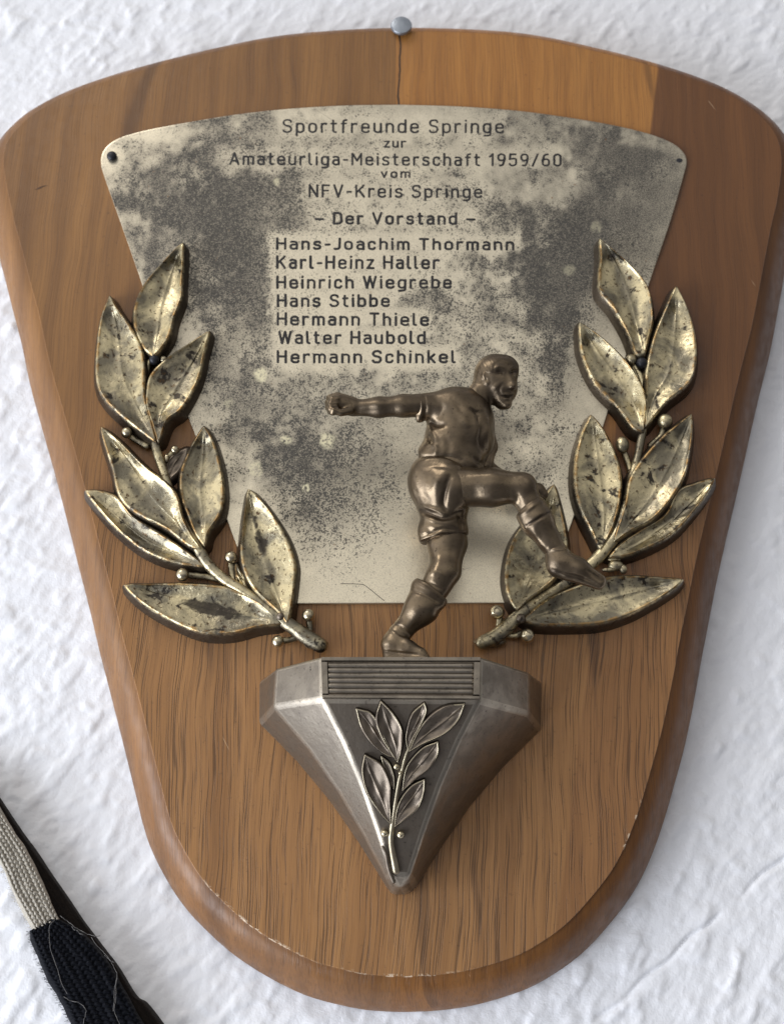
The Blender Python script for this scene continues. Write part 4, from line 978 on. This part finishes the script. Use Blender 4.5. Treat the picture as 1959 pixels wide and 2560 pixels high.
# raised leg
b.cone((760, 752, 26), (940, 752, 28), 110, 98, k=2).cone((940, 752, 28), (1085, 755, 28), 98, 80, k=2).cone((1090, 756, 28), (1160, 880, 27), 76, 70, k=1.5)
b.ell((1120, 738, 30), 50, 44, 50, k=2)
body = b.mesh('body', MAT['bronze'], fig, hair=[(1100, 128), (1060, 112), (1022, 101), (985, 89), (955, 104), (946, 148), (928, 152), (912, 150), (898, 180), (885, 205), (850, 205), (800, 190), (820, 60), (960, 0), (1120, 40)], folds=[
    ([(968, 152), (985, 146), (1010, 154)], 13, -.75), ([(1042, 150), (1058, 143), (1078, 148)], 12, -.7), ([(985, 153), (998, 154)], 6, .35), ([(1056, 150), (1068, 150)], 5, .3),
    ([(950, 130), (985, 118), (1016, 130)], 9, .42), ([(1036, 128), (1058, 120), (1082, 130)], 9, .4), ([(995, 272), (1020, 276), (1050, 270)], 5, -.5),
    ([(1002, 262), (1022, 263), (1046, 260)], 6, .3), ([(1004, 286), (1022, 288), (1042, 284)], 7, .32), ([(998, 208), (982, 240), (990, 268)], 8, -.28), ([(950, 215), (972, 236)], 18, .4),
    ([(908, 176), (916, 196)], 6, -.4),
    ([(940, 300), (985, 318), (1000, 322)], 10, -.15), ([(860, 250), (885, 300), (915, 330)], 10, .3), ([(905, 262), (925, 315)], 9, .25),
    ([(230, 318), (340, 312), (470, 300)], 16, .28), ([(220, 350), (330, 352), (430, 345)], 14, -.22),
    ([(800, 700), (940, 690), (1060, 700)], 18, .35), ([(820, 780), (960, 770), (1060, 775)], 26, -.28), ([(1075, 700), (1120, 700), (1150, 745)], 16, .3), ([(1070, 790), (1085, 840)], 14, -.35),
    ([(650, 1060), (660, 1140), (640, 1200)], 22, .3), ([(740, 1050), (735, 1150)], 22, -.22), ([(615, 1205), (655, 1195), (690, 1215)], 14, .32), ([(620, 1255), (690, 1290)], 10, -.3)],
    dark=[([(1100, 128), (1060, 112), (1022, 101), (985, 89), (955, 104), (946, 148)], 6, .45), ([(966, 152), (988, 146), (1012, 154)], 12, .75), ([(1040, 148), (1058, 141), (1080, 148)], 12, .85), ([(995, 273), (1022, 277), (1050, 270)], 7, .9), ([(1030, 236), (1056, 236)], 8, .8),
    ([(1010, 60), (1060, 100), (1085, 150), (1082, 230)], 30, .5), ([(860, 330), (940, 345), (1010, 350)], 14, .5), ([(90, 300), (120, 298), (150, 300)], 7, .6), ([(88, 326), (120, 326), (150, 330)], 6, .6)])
# --- shirt
s = SDF(1.6)
s.cone((775, 395, 23), (705, 600, 23), 158, 142, k=2, sq=None).ell((790, 420, 23), 155, 120, 165, k=3, rot=-.25)
s.cone((600, 326, 27.5), (735, 330, 26.5), 70, 90, k=2.2)
s.cone((735, 330, 26), (815, 322, 24), 86, 76, k=3)
s.cone((575, 335, 28), (562, 385, 28), 60, 30, k=1.5)
s.cone((870, 360, 20), (890, 470, 19), 66, 62, k=2.5).cone((860, 520, 22), (790, 620, 23), 88, 100, k=3)
s.ell((850, 450, 27), 70, 60, 90, k=2.5, rot=-.3)
s.cone((640, 620, 23), (800, 640, 24), 108, 98, k=2)
s.cone((800, 280, 26.5), (842, 318, 29.5), 17, 20, k=.7).cone((842, 318, 29.5), (880, 345, 29), 20, 15, k=.7).cone((880, 345, 29), (908, 328, 26), 14, 11, k=.5)
pa = J(533, 265, 28); pb = J(545, 405, 28); ed = pb-pa; nrm = np.array([ed[2], 0, -ed[0]]); nrm = nrm if nrm[0] < 0 else -nrm
s.clip(pa, nrm)
shirt = s.mesh('shirt', MAT['bronze'], fig, seed=3, folds=[
    ([(600, 395), (640, 420), (700, 425)], 16, -.8), ([(618, 450), (640, 480), (655, 520)], 14, .55), ([(600, 520), (650, 545), (640, 590)], 14, .5), ([(610, 480), (625, 530)], 12, -.45),
    ([(560, 588), (640, 600), (720, 592), (780, 610)], 12, -.55), ([(700, 520), (760, 560), (850, 570)], 16, .25), ([(690, 470), (720, 540), (700, 590)], 18, -.35), ([(770, 350), (800, 400), (820, 450)], 18, .3),
    ([(880, 380), (890, 440), (880, 500), (890, 560)], 16, -.6), ([(925, 400), (920, 470), (930, 560)], 12, .4), ([(850, 350), (870, 380), (872, 430)], 9, -.5), ([(740, 290), (770, 330), (790, 380)], 14, -.3),
    ([(560, 268), (575, 330), (560, 400)], 9, .3), ([(580, 268), (595, 330), (590, 395)], 10, -.35), ([(640, 270), (680, 330), (660, 400)], 18, -.3), ([(820, 330), (860, 355), (890, 350)], 9, -.5), ([(840, 590), (880, 620), (930, 640)], 14, -.8)],
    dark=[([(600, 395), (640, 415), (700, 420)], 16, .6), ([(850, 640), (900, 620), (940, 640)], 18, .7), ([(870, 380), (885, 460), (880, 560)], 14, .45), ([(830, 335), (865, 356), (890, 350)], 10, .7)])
# --- shorts
h = SDF(1.8)
h.cone((655, 700, 23), (690, 800, 23), 140, 140, k=2).ell((610, 740, 22), 102, 120, 125, k=3)
h.cone((690, 820, 22), (690, 960, 22), 132, 122, k=2).cone((640, 985, 23), (740, 990, 23), 84, 72, k=2)
h.cone((640, 1010, 23), (735, 985, 23), 80, 70, k=1.5)
h.cone((715, 740, 26), (740, 760, 26.5), 128, 110, k=2)
pa = J(553, 1050, 22); pb = J(812, 1008, 22); ed = pb-pa; nrm = np.array([ed[2], 0, -ed[0]]); nrm = nrm if nrm[2] < 0 else -nrm
h.clip(pa, nrm)
shorts = h.mesh('shorts', MAT['bronze'], fig, seed=4, folds=[
    ([(530, 855), (600, 880), (690, 915), (770, 880), (800, 862)], 17, -.75), ([(540, 885), (620, 920), (700, 935), (790, 915)], 15, .45), ([(560, 845), (640, 870), (690, 890)], 10, .5),
    ([(720, 700), (695, 780), (690, 850), (720, 880)], 14, -.8), ([(660, 690), (650, 780), (640, 850)], 24, .4), ([(550, 780), (600, 810), (630, 850)], 18, -.22),
    ([(560, 930), (620, 980), (640, 1010)], 22, -.3), ([(600, 950), (660, 965), (760, 950)], 14, .4), ([(700, 960), (730, 990), (760, 985)], 18, -.25), ([(560, 1035), (610, 1020), (680, 985), (740, 995), (808, 1002)], 9, .5),
    ([(560, 1015), (620, 996), (690, 968), (760, 975)], 10, -.35), ([(545, 620), (640, 605), (760, 612)], 12, .35), ([(560, 650), (660, 640), (760, 660)], 12, -.25), ([(770, 890), (785, 950), (780, 1000)], 12, -.3)],
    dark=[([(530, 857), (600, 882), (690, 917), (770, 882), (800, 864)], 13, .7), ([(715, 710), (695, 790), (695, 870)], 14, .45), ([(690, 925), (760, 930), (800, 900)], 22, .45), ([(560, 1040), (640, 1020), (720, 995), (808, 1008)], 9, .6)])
# --- socks
k_ = SDF(1.0)
k_.cone((612, 1305, 22), (575, 1385, 22), 94, 86, k=2).cone((575, 1385, 22), (478, 1500, 21), 84, 54, k=2).cone((478, 1500, 21), (455, 1545, 21), 54, 54, k=1)
k_.cone((565, 1275, 22.5), (668, 1350, 23), 40, 38, k=2)
pa = J(552, 1238, 22); pb = J(692, 1340, 22); ed = pb-pa; nrm = np.array([-ed[2], 0, ed[0]]); nrm = nrm if nrm[2] > 0 else -nrm
k_.clip(pa, nrm)
k_.mesh('sock', MAT['bronze'], fig, seed=5, folds=[([(510, 1288), (600, 1320), (690, 1368)], 9, -.35), ([(540, 1250), (620, 1295), (692, 1345)], 9, .3), ([(560, 1400), (520, 1460), (500, 1500)], 22, .3), ([(430, 1490), (460, 1480), (520, 1530)], 7, -.4)],
    dark=[([(415, 1495), (440, 1475), (470, 1455)], 9, .9), ([(560, 1245), (690, 1340)], 7, .4)])
k2 = SDF(1.0)
k2.cone((1150, 865, 27.5), (1180, 930, 27.5), 82, 84, k=1.5).cone((1180, 930, 27.5), (1278, 1088, 26), 78, 58, k=2)
k2.cone((1150, 882, 27.5), (1170, 918, 27.5), 86, 88, k=.6)
pa = J(1080, 895, 27); pb = J(1208, 806, 27); ed = pb-pa; nrm = np.array([-ed[2], 0, ed[0]]); nrm = nrm if nrm[2] > 0 else -nrm
k2.clip(pa, nrm)
k2.mesh('sock', MAT['bronze'], fig, seed=6, folds=[([(1085, 905), (1150, 860), (1212, 812)], 9, .4), ([(1125, 955), (1190, 915), (1252, 875)], 8, -.6), ([(1150, 960), (1200, 1040), (1235, 1070)], 18, .35), ([(1230, 930), (1280, 1020)], 14, -.2)],
    dark=[([(1122, 955), (1190, 915), (1252, 875)], 7, .75)])
# --- boots
f1 = SDF(1.0)
f1.cone((455, 1520, 21), (430, 1575, 21), 56, 58, k=1.5).cone((425, 1580, 21), (500, 1600, 23), 58, 44, k=2).cone((500, 1600, 23), (575, 1622, 25), 42, 28, k=1.5)
f1.cone((420, 1630, 21), (590, 1655, 25), 50, 32, k=1.0).cone((420, 1680, 21), (590, 1690, 25), 50, 30, k=1.0)
zc = P(*TB(440, 76), HB+33)[2]*1000 - .2; f1.clip((0, 0, zc), (0, 0, -1.0))
f1.mesh('boot', MAT['bronze'], fig, seed=7, folds=[([(410, 1500), (460, 1540), (520, 1555)], 8, .3), ([(470, 1575), (500, 1600)], 10, -.25), ([(370, 1612), (470, 1622), (590, 1632)], 6, -.3)], dark=[([(372, 1618), (470, 1626), (590, 1634)], 7, .6), ([(500, 1540), (525, 1560)], 8, .6)])
f2 = SDF(1.0)
f2.cone((1278, 1088, 26), (1300, 1140, 25.5), 60, 68, k=1.5).cone((1297, 1150, 25.5), (1390, 1182, 25.5), 66, 60, k=2).cone((1390, 1182, 25.5), (1505, 1243, 24.5), 56, 38, k=2)
f2.cone((1285, 1180, 25.5), (1330, 1200, 26), 44, 36, k=1.5).cone((1330, 1206, 26), (1500, 1264, 25), 28, 26, k=1.2)
f2.mesh('boot', MAT['bronze'], fig, seed=8, folds=[([(1235, 1075), (1290, 1080), (1370, 1078)], 7, .35), ([(1260, 1185), (1340, 1205), (1430, 1232), (1500, 1270)], 7, -.45), ([(1440, 1185), (1500, 1225), (1520, 1240)], 8, -.35), ([(1330, 1100), (1390, 1140)], 14, .25)],
    dark=[([(1255, 1190), (1330, 1208), (1420, 1230)], 10, .75), ([(1480, 1205), (1520, 1235)], 9, .85), ([(1390, 1225), (1420, 1240)], 8, .8)])

# ------------------------------------------------------------------ nail
hn = HB+2.2; c = P(1003, 64, hn); rn = 26.5*px2m(1003, 64, hn)
def lathe(prof, c, ns=32):         # prof (r, y) along -y
    v = [[c[0]+r*math.cos(a), c[1]-y, c[2]+r*math.sin(a)] for r, y in prof for a in np.linspace(0, 2*math.pi, ns, endpoint=False)]
    n = len(prof); f = [(i*ns+j, i*ns+(j+1) % ns, (i+1)*ns+(j+1) % ns, (i+1)*ns+j) for i in range(n-1) for j in range(ns)]
    f += [tuple(range(ns)), tuple((n-1)*ns+j for j in range(ns))]; return v, f
nail = MB(); nail.add(*lathe([(rn*.33, -(hn+6)*MM), (rn*.33, -.0012), (rn*.9, -.0011), (rn, -.0006), (rn*1.0, 0.0), (rn*.92, .0005), (rn*.6, .0008), (rn*.2, .0009)], c))
no = nail.build('nail', MAT['nail'], None, sharp=40, org=P(1003, 64, 0)); fixn(no)
tag(no, 'grey round headed nail at the top middle of the plaque', 'nail')

# ------------------------------------------------------------------ knitted scarf, lower left
def yarn_mat(name, c1, c2):
    n = NT(name); f = n.noise(900, 4, .7); c = n.mix(f, c1, c2); n.bump(n.noise(1600, 3, .7), .0006, .8)
    n.b.inputs['Sheen Weight'].default_value = .06
    return n.done(c, .95, 0, .1)
MAT['cream'] = yarn_mat('cream_yarn', srgb(156, 149, 136), srgb(186, 180, 168)); MAT['navy'] = yarn_mat('black_yarn', (.0015, .002, .004), (.005, .006, .010)); MAT['brownfelt'] = yarn_mat('dark_brown_felt', (.004, .004, .005), (.02, .014, .010))
MAT['lint'] = plain('grey_lint', srgb(112, 110, 108), .9, 0, .1)
SC0 = P(30, 2250, 0); scarf = empty('scarf', SC0); ORGS[scarf.name] = SC0
tag(scarf, 'black knitted scarf with a ribbed cream block hanging at the lower left of the wall', 'scarf')
def ribbon(name, ptsL, ptsR, h, mat, ribs, amp, stitch=0, edge=1.6, n=150, m=60, seed=0, thick=3.0):
    L = cr(ptsL, n) if len(ptsL) > 2 else resample(np.array(ptsL, float), n); R = cr(ptsR, n) if len(ptsR) > 2 else resample(np.array(ptsR, float), n)
    F1 = field(n, m, 10, 4, 90+seed); V = []
    for i in range(n):
        s = i/(n-1)
        for j in range(m):
            t = j/(m-1); q = L[i]*(1-t)+R[i]*t
            e_ = min(1, t*9, (1-t)*9); e_ = math.sqrt(1-(1-e_)**2)
            z = h - thick*(1-e_) + amp*e_*abs(math.sin(math.pi*ribs*t))**.7 + .12*F1[i, j]
            if stitch: z += .32*e_*math.sin(2*math.pi*(stitch*s + (.5 if int(ribs*t) % 2 else 0)) + 2.2*abs(math.sin(math.pi*ribs*t)))
            V.append(P(q[0] + 1.2*F1[i, j]*(t < .03 or t > .97), q[1], z))
    f = [(i*m+j, i*m+j+1, (i+1)*m+j+1, (i+1)*m+j) for i in range(n-1) for j in range(m-1)]
    # closed to the back
    loop = [i*m for i in range(n)] + [(n-1)*m+j for j in range(1, m)] + [i*m+m-1 for i in range(n-2, -1, -1)] + list(range(m-2, 0, -1))
    st = len(V); cc = np.mean([V[i] for i in loop], 0)
    for i in loop: p = np.array(V[i]); p[1] = min(p[1]+thick*.5*MM, -0.6*MM); V.append(p)
    k = len(loop); f += [(loop[q], loop[(q+1) % k], st+(q+1) % k, st+q) for q in range(k)]; f.append([st+q for q in range(k)])
    o = mesh(name, V, f, mat, scarf); fixn(o); return o
# lower layer, dark, its long edge against the wall
ribbon('lining', [(-150, 1930), (-20, 2130), (120, 2330), (260, 2640)], [(-75, 1880), (2, 1997), (120, 2168), (215, 2306), (300, 2420), (345, 2490), (372, 2510), (430, 2590), (470, 2650)], 5.0, MAT['brownfelt'], 7, .35, 0, seed=1, thick=4.4)
ribbon('cream_block', [(-120, 1960), (-40, 2085), (5, 2170), (36, 2240), (84, 2325)], [(-40, 1950), (25, 2060), (70, 2130), (112, 2215), (150, 2296)], 8.2, MAT['cream'], 7, .7, 34, seed=2)
ribbon('black_block', [(73, 2328), (92, 2385), (120, 2450), (160, 2520), (215, 2640)], [(140, 2292), (200, 2325), (262, 2390), (310, 2470), (360, 2560), (400, 2640)], 8.4, MAT['navy'], 9, .5, 30, seed=3)
# loose lint threads
g = np.random.default_rng(5)
for pts in ([(138, 2300), (124, 2320), (132, 2380), (142, 2420), (160, 2470), (172, 2492)], [(228, 2344), (240, 2362), (262, 2386), (285, 2420), (292, 2440), (284, 2480), (280, 2525)], [(262, 2388), (275, 2395), (292, 2406)],
            [(292, 2445), (288, 2490), (284, 2530), (296, 2560)], [(160, 2492), (178, 2502), (200, 2512), (216, 2530), (214, 2566)], [(150, 2290), (185, 2318), (230, 2342), (245, 2342)], [(180, 2316), (183, 2322), (205, 2332)]):
    p = cr(pts, 60) + np.cumsum(g.standard_normal((60, 2)), 0)*.5
    m = MB(); m.add(*tube([P(u, v, 10.2+.5*math.sin(i*.4)) for i, (u, v) in enumerate(p)], .07*MM, 6)); m.build('loose_thread', MAT['lint'], scarf)
# fuzz along the long edges
for nm, A_, mt, cnt in (('cream_fuzz', [(-2, 2150), (36, 2240), (80, 2322)], 'cream', 60), ('black_fuzz', [(74, 2330), (92, 2385), (120, 2450), (160, 2520), (190, 2580)], 'navy', 150)):
    m = MB(); c = cr(A_, 200)
    for _ in range(cnt):
        u, v = c[g.integers(0, 200)]; L_ = g.uniform(4, 14); a = g.uniform(2.2, 4.2)
        q = [(u+k*L_*math.cos(a+k*g.uniform(-.8, .8)), v-k*L_*math.sin(a)*.6) for k in (0, .35, .7, 1)]
        m.add(*tube([P(x, y, 6.5-k*1.0) for k, (x, y) in enumerate(q)], .04*MM, 5))
    o = m.build(nm, MAT[mt], scarf); o['kind'] = 'stuff'
